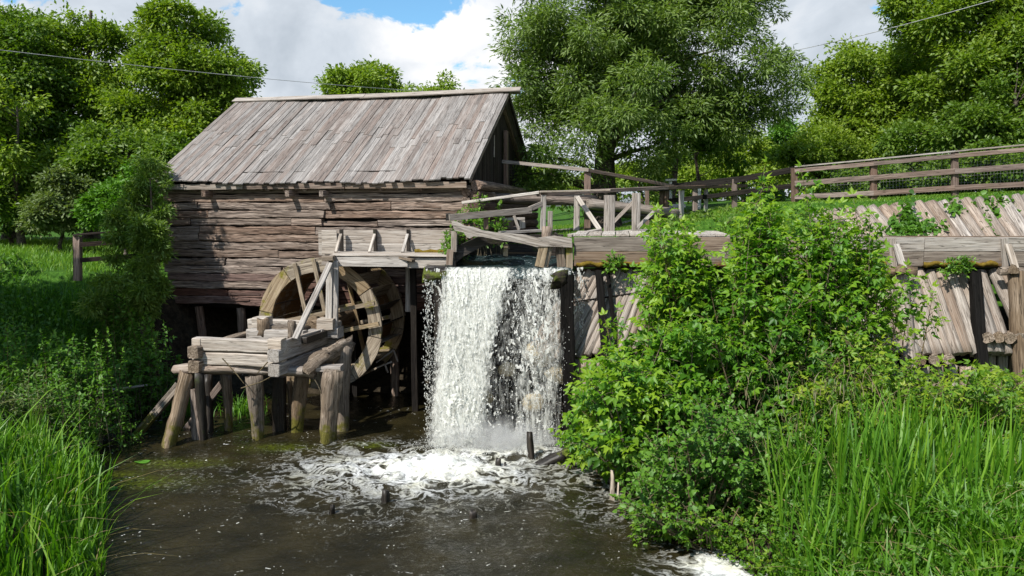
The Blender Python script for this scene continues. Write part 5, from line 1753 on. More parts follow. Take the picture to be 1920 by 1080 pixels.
for lab, bx, sets in (('crown of pale shoots at the top of the tall left sapling', 1262, (1216, 1315, [(1216, 440), (1245, 372), (1275, 400), (1315, 470)], 520)),
                      ('cluster of leafy shoots reaching up to the shaded rail', 1430, (1375, 1475, [(1375, 450), (1415, 360), (1440, 330), (1475, 420)], 520)),
                      ('cluster of yellowish shoots overlapping the left end of the upper bank logs', 1560, (1480, 1655, [(1480, 430), (1530, 400), (1590, 372), (1655, 450)], 540))):
    stem_plant('box_elder_shrub', lab, fan(bx, 12.6, tips_in(22 if bx != 1560 else 30, rect(sets[0], sets[1], sets[2], sets[3]), 12.3, 13.2), rq, 0.2), L_SHRUB, 0.25, 300 + bx, nb=9, blen=0.34, start=0.6, tlo=0.25)
# herbs at the mill corner
cst = []
for (px, py, Y) in [(905, 372, 17.0), (880, 392, 16.9), (930, 385, 17.1), (862, 398, 16.8), (893, 400, 16.6), (846, 425, 16.6), (858, 440, 16.2), (838, 455, 16.3), (915, 410, 16.8), (940, 412, 17.0), (850, 470, 16.0)]:
    for k in range(3):
        t = P(px + rq.uniform(-10, 10), py + rq.uniform(-6, 14), Y)
        b = Vector((t.x + rq.uniform(-0.1, 0.1), Y, 3.3 if px > 870 else 3.4))
        b.z = min(b.z, t.z - 0.35)
        cst.append((b, t))
stem_plant('nettle_clump', 'bright green nettles growing at the right corner of the mill', cst, L_HERB, 0.12, 211, tmpl=T_SIMPLE, nb=6, blen=0.16, node=0.05, start=0.2, cat='weed', tlo=0.35, r0=0.008)
# leafy growth between the flume and the embankment
for i, (x0, x1, ytp, yb_, Y0, Y1, n, lab, mt, sz) in enumerate((
        (1330, 1620, [(1330, 420), (1400, 405), (1500, 372), (1620, 392)], 470, 16.2, 17.4, 70, 'bright herb bed growing behind the flume under the left fence post', L_HERB, 0.17),
        (1230, 1420, [(1230, 418), (1300, 395), (1420, 372)], 450, 18.0, 20.0, 45, 'rough weeds along the foot of the shaded rails', L_BUSH, 0.16))):
    stt = []
    for k in range(n):
        px = rq.uniform(x0, x1)
        yt = np.interp(px, [a for a, _ in ytp], [b for _, b in ytp])
        t = P(px, yt + (yb_ - yt) * rq.random(), rq.uniform(Y0, Y1))
        b = Vector((t.x + rq.uniform(-0.15, 0.15), t.y + 0.1, 0))
        b.z = min(float(terrain(b.x, b.y)), t.z - 0.35)
        stt.append((b, t))
    stem_plant('herb_bed', lab, stt, mt, sz, 260 + i, tmpl=T_SIMPLE, nb=6, blen=0.28, node=0.06, start=0.1, cat='weeds', r0=0.008)
# weeds hanging on the flume and the bank
for i, (px, py, Y, w, n, lab) in enumerate(((1148, 494, 14.9, 20, 9, 'small leafy tuft on the flume ledge beside the waterfall'), (1660, 520, 15.0, 40, 16, 'leafy tuft hanging under the flume beside the second strut'),
                                        (1795, 505, 14.9, 30, 16, 'thin weeds sprouting through the flume between the two struts'))):
    stt = []
    for k in range(n):
        b = P(px + rq.uniform(-w, w) * 0.5, py + 8, Y)
        stt.append((b, P(px + rq.uniform(-w, w), py + rq.uniform(-22, 26), Y - 0.25)))
    stem_plant('ledge_weed', lab, stt, L_HERB, 0.11, 220 + i, tmpl=T_SIMPLE, nb=4, blen=0.14, node=0.05, start=0.2, cat='weed', r0=0.006, group='weeds on the flume')


def patch(name, label, spots, mat, seed, size=0.11, n=260):
    """creeper leaves lying over the upper log facing"""
    rng = np.random.default_rng(seed)
    Ps = []
    for (px, py, rx, ry) in spots:
        k = int(n * rx * ry / 900)
        q = rng.normal(0, 0.5, (k, 2))
        for a, b in q:
            y = py + b * ry
            Y = np.interp(y, [366, 450], [18.0, 16.9]) if y < 460 else 16.2
            p = P(px + a * rx, y, Y - 0.16 - abs(rng.normal(0, 0.06)))
            Ps.append(tuple(p))
    Ps = np.array(Ps)
    D = rng.normal(0, 0.6, Ps.shape) + np.array([0, -0.6, -0.6])
    root = thing(name, label, 'vine', tuple(Ps.mean(axis=0)), 'creepers on the bank logs')
    leaf_obj('foliage', Ps, D, size * rng.uniform(0.6, 1.3, len(Ps)), T_HEART, mat, root, np.clip(rng.normal(0.5, 0.25, len(Ps)), 0, 1), rng, 0.8)
    tb = Tubes()
    pts = [Vector(Ps[i]) + Vector((0, 0.05, 0)) for i in range(0, len(Ps), max(1, len(Ps) // 8))]
    tb.add(pts, [0.008] * len(pts), 4)
    tb.build('stem', W_TWIG, root)


patch('creeper', 'long creeper trailing up the upper bank logs near the left end', [(1700, 395, 12, 26), (1690, 425, 38, 24), (1730, 430, 46, 20)], L_VINE, 301)
patch('creeper', 'round creeper tuft on the upper bank logs below the fence post', [(1792, 388, 18, 13)], L_VINE, 302)
patch('creeper', 'creeper climbing in a broad arch at the right end of the bank logs', [(1862, 405, 16, 34), (1880, 378, 44, 12), (1868, 434, 30, 10), (1912, 395, 20, 24)], L_VINE, 303)

# ------------------------------------------------------------------ grass and reeds
def blades(name, label, B, H, W, lean, mat, seed, tlo=0.0, thi=1.0, kind='stuff', nseg=3, curve=0.5, parent=None, tadd=None):
    rng = np.random.default_rng(seed)
    n = len(B)
    az = rng.uniform(0, 2 * np.pi, n)
    dirv_ = np.stack([np.cos(az), np.sin(az), np.zeros(n)], 1)
    sd_ = nrmz(np.stack([-np.sin(az) + rng.normal(0, .5, n), np.cos(az) + rng.normal(0, .5, n), np.zeros(n)], 1))
    ln = lean * rng.uniform(0.2, 1.6, n)
    k = nseg * 2 + 1
    V = np.zeros((n, k, 3))
    for s in range(nseg + 1):
        u = s / nseg
        c = B + dirv_ * (H * ln * (u ** 2) * (0.6 + curve))[:, None] + np.array([0, 0, 1.0]) * (H * (u - 0.35 * ln * u ** 3))[:, None]
        if s == nseg:
            V[:, k - 1] = c
        else:
            w = W * (1 - 0.45 * u)
            V[:, 2 * s] = c - sd_ * w[:, None] / 2
            V[:, 2 * s + 1] = c + sd_ * w[:, None] / 2
    f = []
    for s in range(nseg - 1):
        a = 2 * s
        f += [(a, a + 1, a + 3), (a, a + 3, a + 2)]
    f += [(k - 3, k - 2, k - 1)]
    Fc = np.array(f)[None] + (np.arange(n) * k)[:, None, None]
    tb_ = np.clip(rng.beta(2, 2.6, n), 0, 1) * (thi - tlo) + tlo
    if tadd is not None:
        tb_ = tb_ * 0.6 + tadd
    tt = np.repeat(tb_, k) + np.tile(np.linspace(-0.06, 0.16, k), n)
    o = world_obj(name, V.reshape(-1, 3), Fc.reshape(-1, 3), mat, parent, tint=np.clip(tt, 0, 1))
    tag(o, label, kind=kind)
    return o


def ground_pts(n, x0, x1, y0, y1, rng, test=None):
    x, y = rng.uniform(x0, x1, n), rng.uniform(y0, y1, n)
    if test is not None:
        k = test(x, y)
        x, y = x[k], y[k]
    return np.stack([x, y, terrain(x, y) - 0.02], 1)


rng = np.random.default_rng(50)
B = ground_pts(7500, -9.5, -4.2, 7.2, 12.2, rng, lambda x, y: (x < waterline_left(y) + 0.15 + 0.25 * vn(x * 2, y * 2, 0, 5)) & (vn(x * 1.5, y * 1.5, 0, 6) > 0.25))
h = rng.uniform(0.45, 0.95, len(B)) * (0.66 + 0.4 * ss(-B[:, 0], 4.6, 6.8))
o = blades('reeds', 'bright green upright reed blades filling the lower left corner', B, h, rng.uniform(0.022, 0.044, len(B)), 0.28, L_REED, 51, nseg=4)
Tc = ground_pts(800, 2.3, 9.6, 6.0, 10.0, rng, lambda x, y: (x > waterline_right(y) + 0.0) & (vn(x * 1.2, y * 1.2, 0, 7) > 0.15) & ((x - waterline_right(y)) > (y - 8.9) * 0.9))
ti = rng.integers(0, len(Tc), 16000)
B = Tc[ti] + rng.normal(0, 1, (16000, 3)) * np.array([0.10, 0.10, 0.0])
h = (0.24 + 0.54 * rng.random(len(Tc)))[ti] * rng.uniform(0.55, 1.1, len(B))
blades('sedge', 'long fresh green sedge blades across the lower right foreground', B, h, rng.uniform(0.014, 0.040, len(B)), 0.48, L_REED, 52, nseg=4, tlo=0.0, tadd=(rng.random(len(Tc)) * 0.55 - 0.08)[ti])
B = ground_pts(1200, 3.2, 5.8, 8.2, 9.9, rng)
blades('tall_reeds', 'cluster of taller straight reeds standing out of the right sedge', B[::3], rng.uniform(1.0, 1.45, len(B[::3])), np.full(len(B[::3]), 0.03), 0.22, L_REED, 53, nseg=4)
B = ground_pts(260, -8.2, -4.6, 7.6, 11.4, rng, lambda x, y: (x < waterline_left(y) + 0.25))
blades('tall_reeds', 'scattered longer reed blades arching over the water at the lower left', B, rng.uniform(1.0, 1.5, len(B)), np.full(len(B), 0.028), 0.5, L_REED, 60, nseg=4, tlo=0.2)
# seed heads of tall grass in the middle
B = ground_pts(170, 2.9, 4.6, 9.3, 10.6, rng)
B[:, 2] += rng.uniform(0.9, 1.35, len(B))
blades('grass_seed_heads', 'wispy brownish grass seed heads rising between vine mound and goldenrod', B, rng.uniform(0.12, 0.26, len(B)), np.full(len(B), 0.010), 0.7, L_SEED, 54)
L_DRY = leaf_mat('dry_blade', (0.16, 0.12, 0.05), (0.27, 0.22, 0.10), (0.40, 0.34, 0.17), trans=0.25)
B = np.concatenate([ground_pts(800, 2.4, 8.0, 6.2, 10.6, rng, lambda x, y: x > waterline_right(y) + 0.05), ground_pts(260, -9, -4.4, 7.4, 11.6, rng, lambda x, y: x < waterline_left(y) + 0.1)])
blades('dry_stalks', 'dead straw-coloured stalks bent among the green blades', B, rng.uniform(0.35, 0.95, len(B)), rng.uniform(0.008, 0.018, len(B)), 1.1, L_DRY, 63, nseg=4)
# low leaves between the blades
B = ground_pts(11000, 1.9, 8.5, 6.4, 11.6, rng, lambda x, y: x > waterline_right(y) - 0.12)
B[:, 2] += rng.uniform(0.05, 0.55, len(B))
o = leaf_obj('ground_cover', B, rng.normal(0, 0.8, B.shape) + np.array([0, -.3, 0.2]), rng.uniform(0.06, 0.13, len(B)), T_TRI, L_HERB, None, np.clip(rng.normal(.4, .2, len(B)), 0, 1), rng)
tag(o, 'low broad leaves growing among the right foreground sedge', kind='stuff')
B = ground_pts(2600, 1.7, 3.6, 8.4, 10.6, rng, lambda x, y: x > waterline_right(y) - 0.25)
B[:, 2] = np.maximum(B[:, 2], 0) + rng.uniform(0.02, 0.30, len(B))
o = leaf_obj('waterside_cover', B, rng.normal(0, 0.8, B.shape) + np.array([-0.3, -.3, 0.2]), rng.uniform(0.06, 0.12, len(B)), T_TRI, L_YELLOW, None, np.clip(rng.normal(.4, .2, len(B)), 0, 1), rng)
tag(o, 'low yellow-green creeping weeds along the right water edge', kind='stuff')
# meadow
B = ground_pts(30000, -24, -8.2, 17.2, 30, rng, lambda x, y: vn(x * 2, y * 2, 0, 9) > 0.15)
blades('meadow_grass', 'sunny short meadow grass behind the shaded left bank', B, rng.uniform(0.10, 0.26, len(B)), rng.uniform(0.012, 0.022, len(B)), 0.5, L_GRASS, 55, nseg=2)
B = ground_pts(26000, 3.0, 12.5, 17.9, 23, rng)
blades('embankment_grass', 'green grass verge under the embankment fence', B, rng.uniform(0.08, 0.24, len(B)) * (1 - 0.62 * (B[:, 1] > 17.8)), rng.uniform(0.012, 0.02, len(B)), 0.5, L_GRASS, 56, nseg=2)
B = ground_pts(12000, -0.2, 5.5, 18.6, 30, rng, lambda x, y: (np.abs(y - 26.0 - 0.1 * x) > 0.9) & (np.abs(y - 23.4) > 0.45))
blades('roadside_grass', 'sunlit grass strips seen between the footbridge posts', B, rng.uniform(0.06, 0.14, len(B)), rng.uniform(0.012, 0.02, len(B)), 0.5, L_GRASS, 57, nseg=2)
# undergrowth of the left bank
B = ground_pts(24000, -13.5, -6.6, 11.2, 19.0, rng, lambda x, y: (x < waterline_left(y) + 0.1) & ((y < 17.3 + 0.8 * vn(x, y, 0, 3)) | (x > -9.2)) & (vn(x * 0.9, y * 0.9, 0, 15) > 0.18))
hh = 0.55 * vn(B[:, 0] * 1.2, B[:, 1] * 1.2, 0, 19) + 0.15
B[:, 2] += rng.uniform(0.0, 1.0, len(B)) ** 0.7 * hh
o = leaf_obj('undergrowth', B, rng.normal(0, 0.8, B.shape) + np.array([0.1, -.4, 0.1]), rng.uniform(0.07, 0.14, len(B)), T_SIMPLE, L_HERB, None, np.clip(rng.normal(.3, .2, len(B)), 0, 1), rng)
tag(o, 'tangled shaded weeds covering the left bank', kind='stuff')
B = ground_pts(5000, -12, -7.0, 13.2, 17.8, rng, lambda x, y: (x < waterline_left(y) + 0.05) & (vn(x * 1.5, y * 1.5, 0, 6) > 0.5))
blades('bank_grass', 'long dark grass tufts hanging on the left bank below the mill', B, rng.uniform(0.35, 0.8, len(B)), rng.uniform(0.012, 0.02, len(B)), 0.7, L_REED, 58, nseg=3, thi=0.7)
# taller weeds on the left bank, each its own clump
for i, (px, py, Y, n, lab, mt, sz) in enumerate((
        (60, 640, 14.2, 26, 'tall nettle clump at the left edge above the reeds', L_HERB, 0.12), (150, 660, 14.0, 26, 'leafy nettle clump with pale flower spikes on the left bank', L_HERB, 0.12),
        (195, 700, 14.4, 18, 'nettle clump leaning over the water left of the trestle', L_HERB, 0.12), (30, 740, 12.6, 22, 'pale grey-green weed clump at the left edge', L_PALE, 0.13),
        (105, 730, 13.0, 20, 'dense low weed clump directly behind the left reeds', L_HERB, 0.11), (265, 640, 16.2, 16, 'dark weed clump under the left corner of the mill', L_HERB, 0.13),
        (5, 505, 18.2, 10, 'leafy plant hanging in at the left edge of the meadow', L_HERB, 0.15),
        (310, 680, 16.6, 22, 'shaded nettles on the bank directly beneath the mill stilts', L_HERB, 0.13), (240, 590, 16.8, 26, 'dark weed clump at the foot of the corner bush', L_HERB, 0.13))):
    stt = []
    for k in range(n):
        t = P(px + rq.uniform(-55, 55), py + rq.uniform(-45, 60), Y + rq.uniform(-0.4, 0.4))
        b = Vector((t.x + rq.uniform(-0.2, 0.2), t.y + rq.uniform(-0.1, 0.3), 0))
        b.z = min(float(terrain(b.x, b.y)) - 0.05, t.z - 0.3)
        stt.append((b, t))
    stem_plant('nettle_clump', lab, stt, mt, sz, 240 + i, tmpl=T_LANCE if mt is L_PALE else T_SIMPLE, nb=8, blen=0.26, node=0.055, start=0.15, cat='weed', r0=0.008, thi=0.8)
# small tufts under the crib
for (px, py, Y, lab) in ((458, 762, 16.3, 'small bright grass tuft growing among the trestle posts'), (335, 690, 16.4, 'long grass tuft behind the leaning left trestle post')):
    c = P(px, py, Y)
    c.z = max(0, float(terrain(c.x, c.y)))
    Bc = np.array(c) + np.random.default_rng(5).normal(0, 1, (160, 3)) * np.array([0.22, 0.15, 0.0])
    o = blades('grass_tuft', lab, Bc, np.random.default_rng(6).uniform(0.25, 0.55, 160), np.full(160, 0.018), 0.6, L_REED, 59, kind='thing')
    tag(o, cat='grass tuft')

# ------------------------------------------------------------------ the waterfall
wf = thing('waterfall', 'white foaming waterfall pouring over the weir into the pool', 'waterfall', (-0.4, 14.4, 0))
LX = lambda px, Y: (px - 960) / F * Y


def sheet(nm, pxa, pxb, bxa, bxb, Y0, vy, covf, seed, cell=0.0115, z0=3.22, amp=0.10, T=0.82, rag=1.0):
    xa, xb = LX(pxa, Y0), LX(pxb, Y0)
    Yb = Y0 - vy * T
    xc, xd = LX(bxa, Yb), LX(bxb, Yb)
    nu, nv = int((xb - xa) / cell), int(3.2 / cell)
    u = np.linspace(0, 1, nu)
    dz = np.linspace(0, 1, nv) * 3.25
    t = (-0.5 + np.sqrt(0.25 + 4 * 4.65 * dz)) / (2 * 4.65)
    U, TT_ = np.meshgrid(u, t)
    DZ = np.meshgrid(u, dz)[1]
    f = TT_ / T
    X = (xa + (xb - xa) * U) * (1 - f) + (xc + (xd - xc) * U) * f
    w1 = fbm(X * 4, DZ * 2.0, seed, seed, 2) - 0.5
    qx, qz = X * 20 + w1 * 5.0, (DZ * 2.6 + DZ * DZ * 0.9) * 1.15 + w1 * 2.6
    n1 = fbm(qx, qz, seed * 3.1, seed + 1, 2)
    n2 = fbm(qx * 2.0 + 9, qz * 1.6, seed * 1.7, seed + 2, 2)
    rdg = 1 - np.abs(n1 - 0.5) * 2 + 0.16 * (1 - np.abs(n2 - 0.5) * 2)
    low = fbm(X * 3.2, DZ * 0.8, seed + 0.5, seed + 3, 3)
    field = rdg + 0.30 * (low - 0.5)
    rank = np.argsort(np.argsort(field.ravel())).reshape(field.shape) / field.size
    cov = covf(U, f)
    keep = (rank > 1 - cov) & (f > 0.04 + 0.16 * (fbm(X * 6, DZ * 0 + seed, 0, seed + 9, 2) - 0.25))
    Y = Y0 - vy * TT_ - amp * 0.42 * (0.35 + f) * (n1 - 0.5) * 2 - 0.010 * (0.4 + f) * (n2 - 0.5) * 2 - 0.25 * (low - 0.5) * f
    X = X + 0.05 * f * (n2 - 0.5) * 2 + 0.10 * f * (low - 0.5)
    Z = z0 - DZ + 0.03 * (n2 - 0.5)
    Vv = np.stack([X.ravel(), Y.ravel(), np.maximum(Z.ravel(), -0.03)], 1)
    kk = keep[:-1, :-1] & (keep[1:, :-1] | keep[:-1, 1:])
    idx = (np.arange(nv - 1)[:, None] * nu + np.arange(nu - 1)[None, :])[kk]
    Fq = np.stack([idx, idx + 1, idx + 1 + nu, idx + nu], 1)
    used = np.unique(Fq)
    remap = np.full(len(Vv), -1)
    remap[used] = np.arange(len(used))
    o = world_obj(nm, Vv[used], remap[Fq], M_FALL, wf, smooth=True)
    o['kind'] = 'stuff'
    return o


def cov_main(k):
    def f(U, fr):
        e = 0.50 - 0.10 * ss(fr, 0.1, 0.8)
        dense = (1 - ss(U, e - 0.06, e + 0.07)) * ss(U, 0.0, 0.10)
        gap_ = 0.08 + 0.10 * (1 - fr) ** 2
        right = (0.13 + 0.22 * (1 - fr)) * ss(U, 0.60 + 0.03 * fr, 0.70) * (1 - ss(U, 0.93, 1.0)) + 0.10 * ss(fr, 0.6, 1.0)
        c = 0.90 * dense + (1 - dense) * np.maximum(gap_, right)
        return np.clip(c * k, 0.02, 0.97)
    return f


def veil(nm, pxa, pxb, bxa, bxb, Y0, vy, covf, seed, z0=3.21, T=0.82, cell=0.035):
    """thin unbroken film of the fall; its streaks follow the falling water"""
    xa, xb = LX(pxa, Y0), LX(pxb, Y0)
    Yb = Y0 - vy * T
    xc, xd = LX(bxa, Yb), LX(bxb, Yb)
    nu, nv = int((xb - xa) / cell), int(3.3 / cell)
    U, DZ = np.meshgrid(np.linspace(0, 1, nu), np.linspace(0, 1, nv) * 3.3)
    t = (-0.5 + np.sqrt(0.25 + 4 * 4.65 * DZ)) / (2 * 4.65)
    f = t / T
    X = (xa + (xb - xa) * U) * (1 - f) + (xc + (xd - xc) * U) * f
    low = fbm(X * 3.0, DZ * 1.2, seed, seed, 3)
    Y = Y0 - vy * t - 0.16 * (low - 0.5) * f
    Z = np.maximum(z0 - DZ, -0.05)
    V = np.stack([X.ravel(), Y.ravel(), Z.ravel()], 1)
    ii = (np.arange(nv - 1)[:, None] * nu + np.arange(nu - 1)[None, :]).ravel()
    cov = covf(U, f) * ss(f, 0.0, 0.10)
    world_obj(nm, V, np.stack([ii, ii + 1, ii + 1 + nu, ii + nu], 1), M_VEIL, wf, smooth=True,
              attrs={'cov': cov.ravel(), 'fu': X.ravel(), 'fv': (t * 3.4 + 0.25 * DZ).ravel()})


veil('water_veil', 834, 1074, 798, 1050, 14.83, 1.05, cov_main(0.92), 61)
veil('water_veil', 838, 1070, 801, 1046, 14.86, 0.80, cov_main(0.66), 72)
veil('water_veil', 836, 1072, 797, 1048, 14.82, 1.22, cov_main(0.48), 83)
sheet('water_sheet', 836, 1076, 800, 1052, 14.84, 1.12, cov_main(0.46), 3)
sheet('water_sheet', 838, 1070, 797, 1046, 14.86, 0.92, cov_main(0.44), 14)
sheet('water_sheet', 838, 1066, 795, 1034, 14.82, 1.28, cov_main(0.26), 36, amp=0.14)
sheet('drip_curtain', 797, 838, 795, 820, 14.80, 0.12, lambda U, f: np.interp(U, [0, .3, .6, 1], [.16, .06, .14, .40]) * (1 - 0.3 * f), 47, cell=0.010, amp=0.03)
sheet('drip_curtain', 1070, 1112, 1075, 1125, 14.90, 0.25, lambda U, f: np.interp(U, [0, .4, 1], [.16, .10, .03]) * (1 - 0.3 * f), 58, cell=0.012, amp=0.04)

OCT_V = np.array([(1, 0, 0), (-1, 0, 0), (0, 1, 0), (0, -1, 0), (0, 0, 1.3), (0, 0, -1.3)], float)
OCT_F = np.array([(0, 2, 4), (2, 1, 4), (1, 3, 4), (3, 0, 4), (2, 0, 5), (1, 2, 5), (3, 1, 5), (0, 3, 5)])


def drops(name, C, r, stretch=1.0):
    s = r[:, None, None] * OCT_V[None] * np.array([1, 1, stretch])
    V = C[:, None, :] + s
    Fc = OCT_F[None] + (np.arange(len(C)) * 6)[:, None, None]
    o = world_obj(name, V.reshape(-1, 3), Fc.reshape(-1, 3), M_FALL, wf, smooth=True)
    o['kind'] = 'stuff'


rng = np.random.default_rng(77)
n = 2600
dz = rng.uniform(0.1, 3.15, n)
t = np.sqrt(dz / 4.9)
uu = rng.uniform(0, 1, n)
Yd = 14.85 - rng.uniform(0.3, 1.55, n) * t
pxx = 824 + uu * 246 + rng.normal(0, 6, n) - 22 * (t / 0.8) * (uu < 0.5)
Cd = np.stack([(pxx - 960) / F * Yd, Yd, 3.2 - dz], 1)
drops('spray', Cd, rng.uniform(0.003, 0.009, n), 1.5)
n = 900
dz = rng.uniform(0.1, 3.1, n)
Yd = rng.uniform(14.6, 14.8, n)
pxx = rng.choice([799, 803, 808, 798, 1092], n) + rng.normal(0, 4, n)
Cd = np.stack([(pxx - 960) / F * Yd, Yd, 3.1 - dz], 1)
drops('spray', Cd, rng.uniform(0.004, 0.010, n), 2.0)
n = 6000
a = rng.uniform(0, 2 * np.pi, n)
r = np.abs(rng.normal(0, 0.5, n))
cx = rng.uniform(-1.5, 0.85, n)
Cd = np.stack([cx + r * np.cos(a) * 0.5, 13.85 + 0.1 * cx + r * np.sin(a) * 0.7, np.abs(rng.normal(0, 0.20, n)) * np.exp(-r) * np.interp(cx, [-1.6, -1, 0, .8], [1.2, 1.5, 0.9, 0.7])], 1)
drops('splash', Cd, rng.uniform(0.002, 0.008, n), 1.2)
# drifting mist where the fall strikes the pool
mm2, mn, ml = new_mat('spray_mist')
tcm = N(mn, 'ShaderNodeTexCoord')
ln_ = N(mn, 'ShaderNodeVectorMath', operation='LENGTH')
ml.new(tcm.outputs['Object'], ln_.inputs[0])
fall_ = ramp(mn, ml, ln_.outputs['Value'], [(0.15, 1.0), (0.95, 0.0)], 'EASE')
nz_ = ramp(mn, ml, noise(mn, ml, mapping(mn, ml, tcm.outputs['Object'], (5, 2, 2.2)), 1.0, 4, 0.6), [(0.36, 0.0), (0.66, 1.0)])
pv = N(mn, 'ShaderNodeVolumePrincipled')
pv.inputs['Color'].default_value = (0.97, 0.97, 0.96, 1)
pv.inputs['Anisotropy'].default_value = 0.1
ml.new(math_node(mn, ml, 'MULTIPLY', math_node(mn, ml, 'MULTIPLY', fall_, nz_), 7.0), pv.inputs['Density'])
mo_ = N(mn, 'ShaderNodeOutputMaterial')
ml.new(pv.outputs[0], mo_.inputs['Volume'])
mist_v, mist_f = [], []
for j in range(9):
    for i in range(16):
        th, ph = math.pi * j / 8, 2 * math.pi * i / 16
        mist_v.append((math.sin(th) * math.cos(ph), math.sin(th) * math.sin(ph), math.cos(th)))
for j in range(8):
    for i in range(16):
        a_, b2_ = j * 16 + i, j * 16 + (i + 1) % 16
        mist_f.append((a_, a_ + 16, b2_ + 16, b2_))
mist = link('mist', mesh_np('mist', mist_v, mist_f, mm2), Matrix.Translation((-0.35, 13.85, 0.16)) @ Matrix.Diagonal((1.45, 0.55, 0.55, 1)))
tag(mist, 'pale spray mist drifting at the foot of the waterfall', kind='stuff')


# boulders under the fall
def rock(name, label, c, sx, sy, sz, mat, seed):
    rg = np.random.default_rng(seed)
    V, Fc = [], []
    nu, nv = 14, 8
    for j in range(nv + 1):
        th = math.pi * j / nv
        for i in range(nu):
            ph = 2 * math.pi * i / nu
            x, y, z = math.sin(th) * math.cos(ph), math.sin(th) * math.sin(ph), math.cos(th)
            k = 0.72 + 0.5 * float(vn(x * 1.6 + seed, y * 1.6, z * 1.6, seed)) + 0.08 * float(vn(x * 5, y * 5, z * 5, seed))
            V.append((c[0] + x * k * sx, c[1] + y * k * sy, c[2] + z * k * sz))
    for j in range(nv):
        for i in range(nu):
            a, b = j * nu + i, j * nu + (i + 1) % nu
            Fc.append((a, a + nu, b + nu, b))
    o = world_obj(name, np.array(V), np.array(Fc), mat)
    tag(o, label, 'rock', 'boulders behind the waterfall')
    return o


for i, (px, py, s, lab) in enumerate(((952, 692, 0.17, 'yellowish boulder in the dark gap of the waterfall'), (1015, 665, 0.30, 'large tan boulder behind the right veil of the waterfall'),
                                   (1050, 700, 0.26, 'tan boulder beside the wet post behind the fall'), (908, 745, 0.18, 'mossy boulder half hidden by the main fall'),
                                   (1000, 755, 0.22, 'low dark yellow boulder under the right veil'), (1088, 742, 0.15, 'brown boulder at the foot of the pole wall'))):
    c = P(px, py, 14.95 if px < 1070 else 14.3)
    rock('boulder', lab, c, s, s * 0.6, s * 0.8, M_STONE, 400 + i)
    b = c.copy()
# stumps and snags in the pool
def snag(name, label, px, py, h, r, lean=(0, 0), cat='stump', mat=W_DARK, group='stumps in the pool', twin=False):
    b = PW(px, py)
    root = thing(name, label, cat, b, group)
    log('trunk', b + Vector((0, 0, -0.3)), b + Vector((lean[0], lean[1], h)), r, r * 0.55, mat, root, rough=2.6, seg=6)
    if twin:
        log('splinter', b + Vector((r * 1.5, 0, -0.2)), b + Vector((r * 1.7, 0, h * 0.6)), r * 0.6, r * 0.25, mat, root, rough=2.5, seg=4)


snag('stump', 'black stump poking from the foam front and centre', 716, 944, 0.20, 0.075, (0.06, 0))
snag('stump', 'short ragged stump left of the central one', 616, 964, 0.13, 0.05, (0.05, 0))
snag('stump', 'flat black stump farthest out in the dark water', 884, 970, 0.10, 0.085, (0.03, 0))
snag('stump', 'twin-pointed dark stump just before the foot of the fall', 934, 878, 0.17, 0.07, (0, 0), twin=True)
snag('wet_post', 'black upright post standing in the splash right of the fall', 997, 862, 0.48, 0.07, (-0.03, 0), 'post', W_DARK, None)
snag('broken_stake', 'pale broken stake at the water edge beneath the shrub', 1150, 938, 0.45, 0.045, (-0.02, 0), 'stake', W_PALE, None, twin=True)
fl_ = thing('fallen_log', 'fallen log with bright green moss lying against the wet weir post', 'log', P(1045, 855, 13.2))
log('trunk', P(1006, 876, 13.1), P(1056, 854, 13.15), 0.07, 0.11, W_DARK, fl_, rough=2, seg=7)
log('trunk', P(1050, 858, 13.15), P(1088, 836, 13.2), 0.12, 0.10, W_MOSSY, fl_, rough=2.5, seg=5)
log('branch', P(1062, 850, 13.1), P(1076, 884, 13.0), 0.035, 0.02, W_MOSSY, fl_)
log('branch', P(1040, 856, 13.1), P(1058, 884, 13.0), 0.025, 0.02, W_MOSSY, fl_)
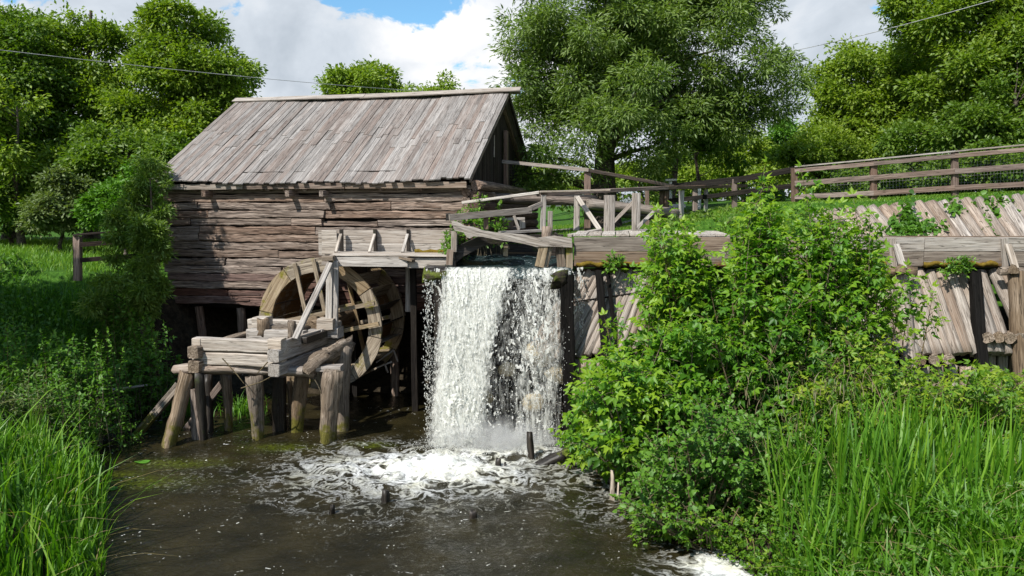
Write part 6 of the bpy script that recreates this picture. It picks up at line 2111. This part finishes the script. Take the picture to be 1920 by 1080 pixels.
# floating leaves
for i, (px, py, s, lab) in enumerate(((266, 865, 0.13, 'bright green floating leaf near the leaning trestle post'), (205, 915, 0.12, 'yellow-green floating leaf by the left reeds'))):
    c = PW(px, py, 0.035)
    V = [(c.x + s * math.cos(a) * (1 + 0.1 * math.sin(3 * a)), c.y + 0.5 * s * math.sin(a), c.z + 0.01 * math.sin(2 * a)) for a in np.linspace(0.3, 6.0, 14)]
    V2 = [(x, y, z - 0.012) for x, y, z in V]
    k = len(V)
    Fc = [tuple(range(k)), tuple(reversed(range(k, 2 * k)))] + [(a, a + k, (a + 1) % k + k, (a + 1) % k) for a in range(k)]
    o = world_obj('floating_leaf', V + V2, Fc, M_PAD)
    tag(o, lab, 'leaf', 'floating leaves')
dr = thing('drift_branch', 'bare grey branch lying low on the dark bank left of the trestle', 'branch', P(240, 727, 15.9))
log('stem', P(205, 732, 16.0), P(276, 722, 15.9), 0.03, 0.02, W_GREY, dr)

# ------------------------------------------------------------------ overhead wires
def wire(label, a, b, sagm, r):
    tb = Tubes()
    pts = [a.lerp(b, i / 24) - Vector((0, 0, sagm * 4 * (i / 24) * (1 - i / 24))) for i in range(25)]
    tb.add(pts, [r] * 25, 5)
    o = tb.build('overhead_wire', M_CABLE)
    tag(o, label, 'wire')


wire('thin overhead wire sagging across the left trees and over the mill roof', P(-260, 62, 16), P(1130, 182, 40), 0.35, 0.008)
wire('thin pale overhead wire climbing through the upper right trees', P(1400, 112, 30), P(2050, -55, 17), 0.15, 0.010)

# white garden frame glimpsed through the rails
wb = thing('white_bench', 'white painted garden bench with posts glimpsed between the rails', 'bench', P(1275, 400, 24))
for (px, t, b_) in ((1257, 337, 402), (1301, 362, 402), (1311, 350, 392)):
    beam('post', P(px, b_, 24), P(px, t, 24), 0.09, 0.08, M_WHITE, wb, up=(1, 0, 0), rough=0.2)
beam('seat', P(1256, 386, 23.9), P(1282, 386, 23.9), 0.10, 0.5, M_WHITE, wb, rough=0.2)
beam('front_board', P(1256, 397, 23.7), P(1282, 396, 23.7), 0.14, 0.05, M_WHITE, wb, rough=0.2)
beam('crossbar', P(1248, 338, 24), P(1268, 337, 24), 0.06, 0.2, M_WHITE, wb, rough=0.2)
print('objects', len(S.objects))
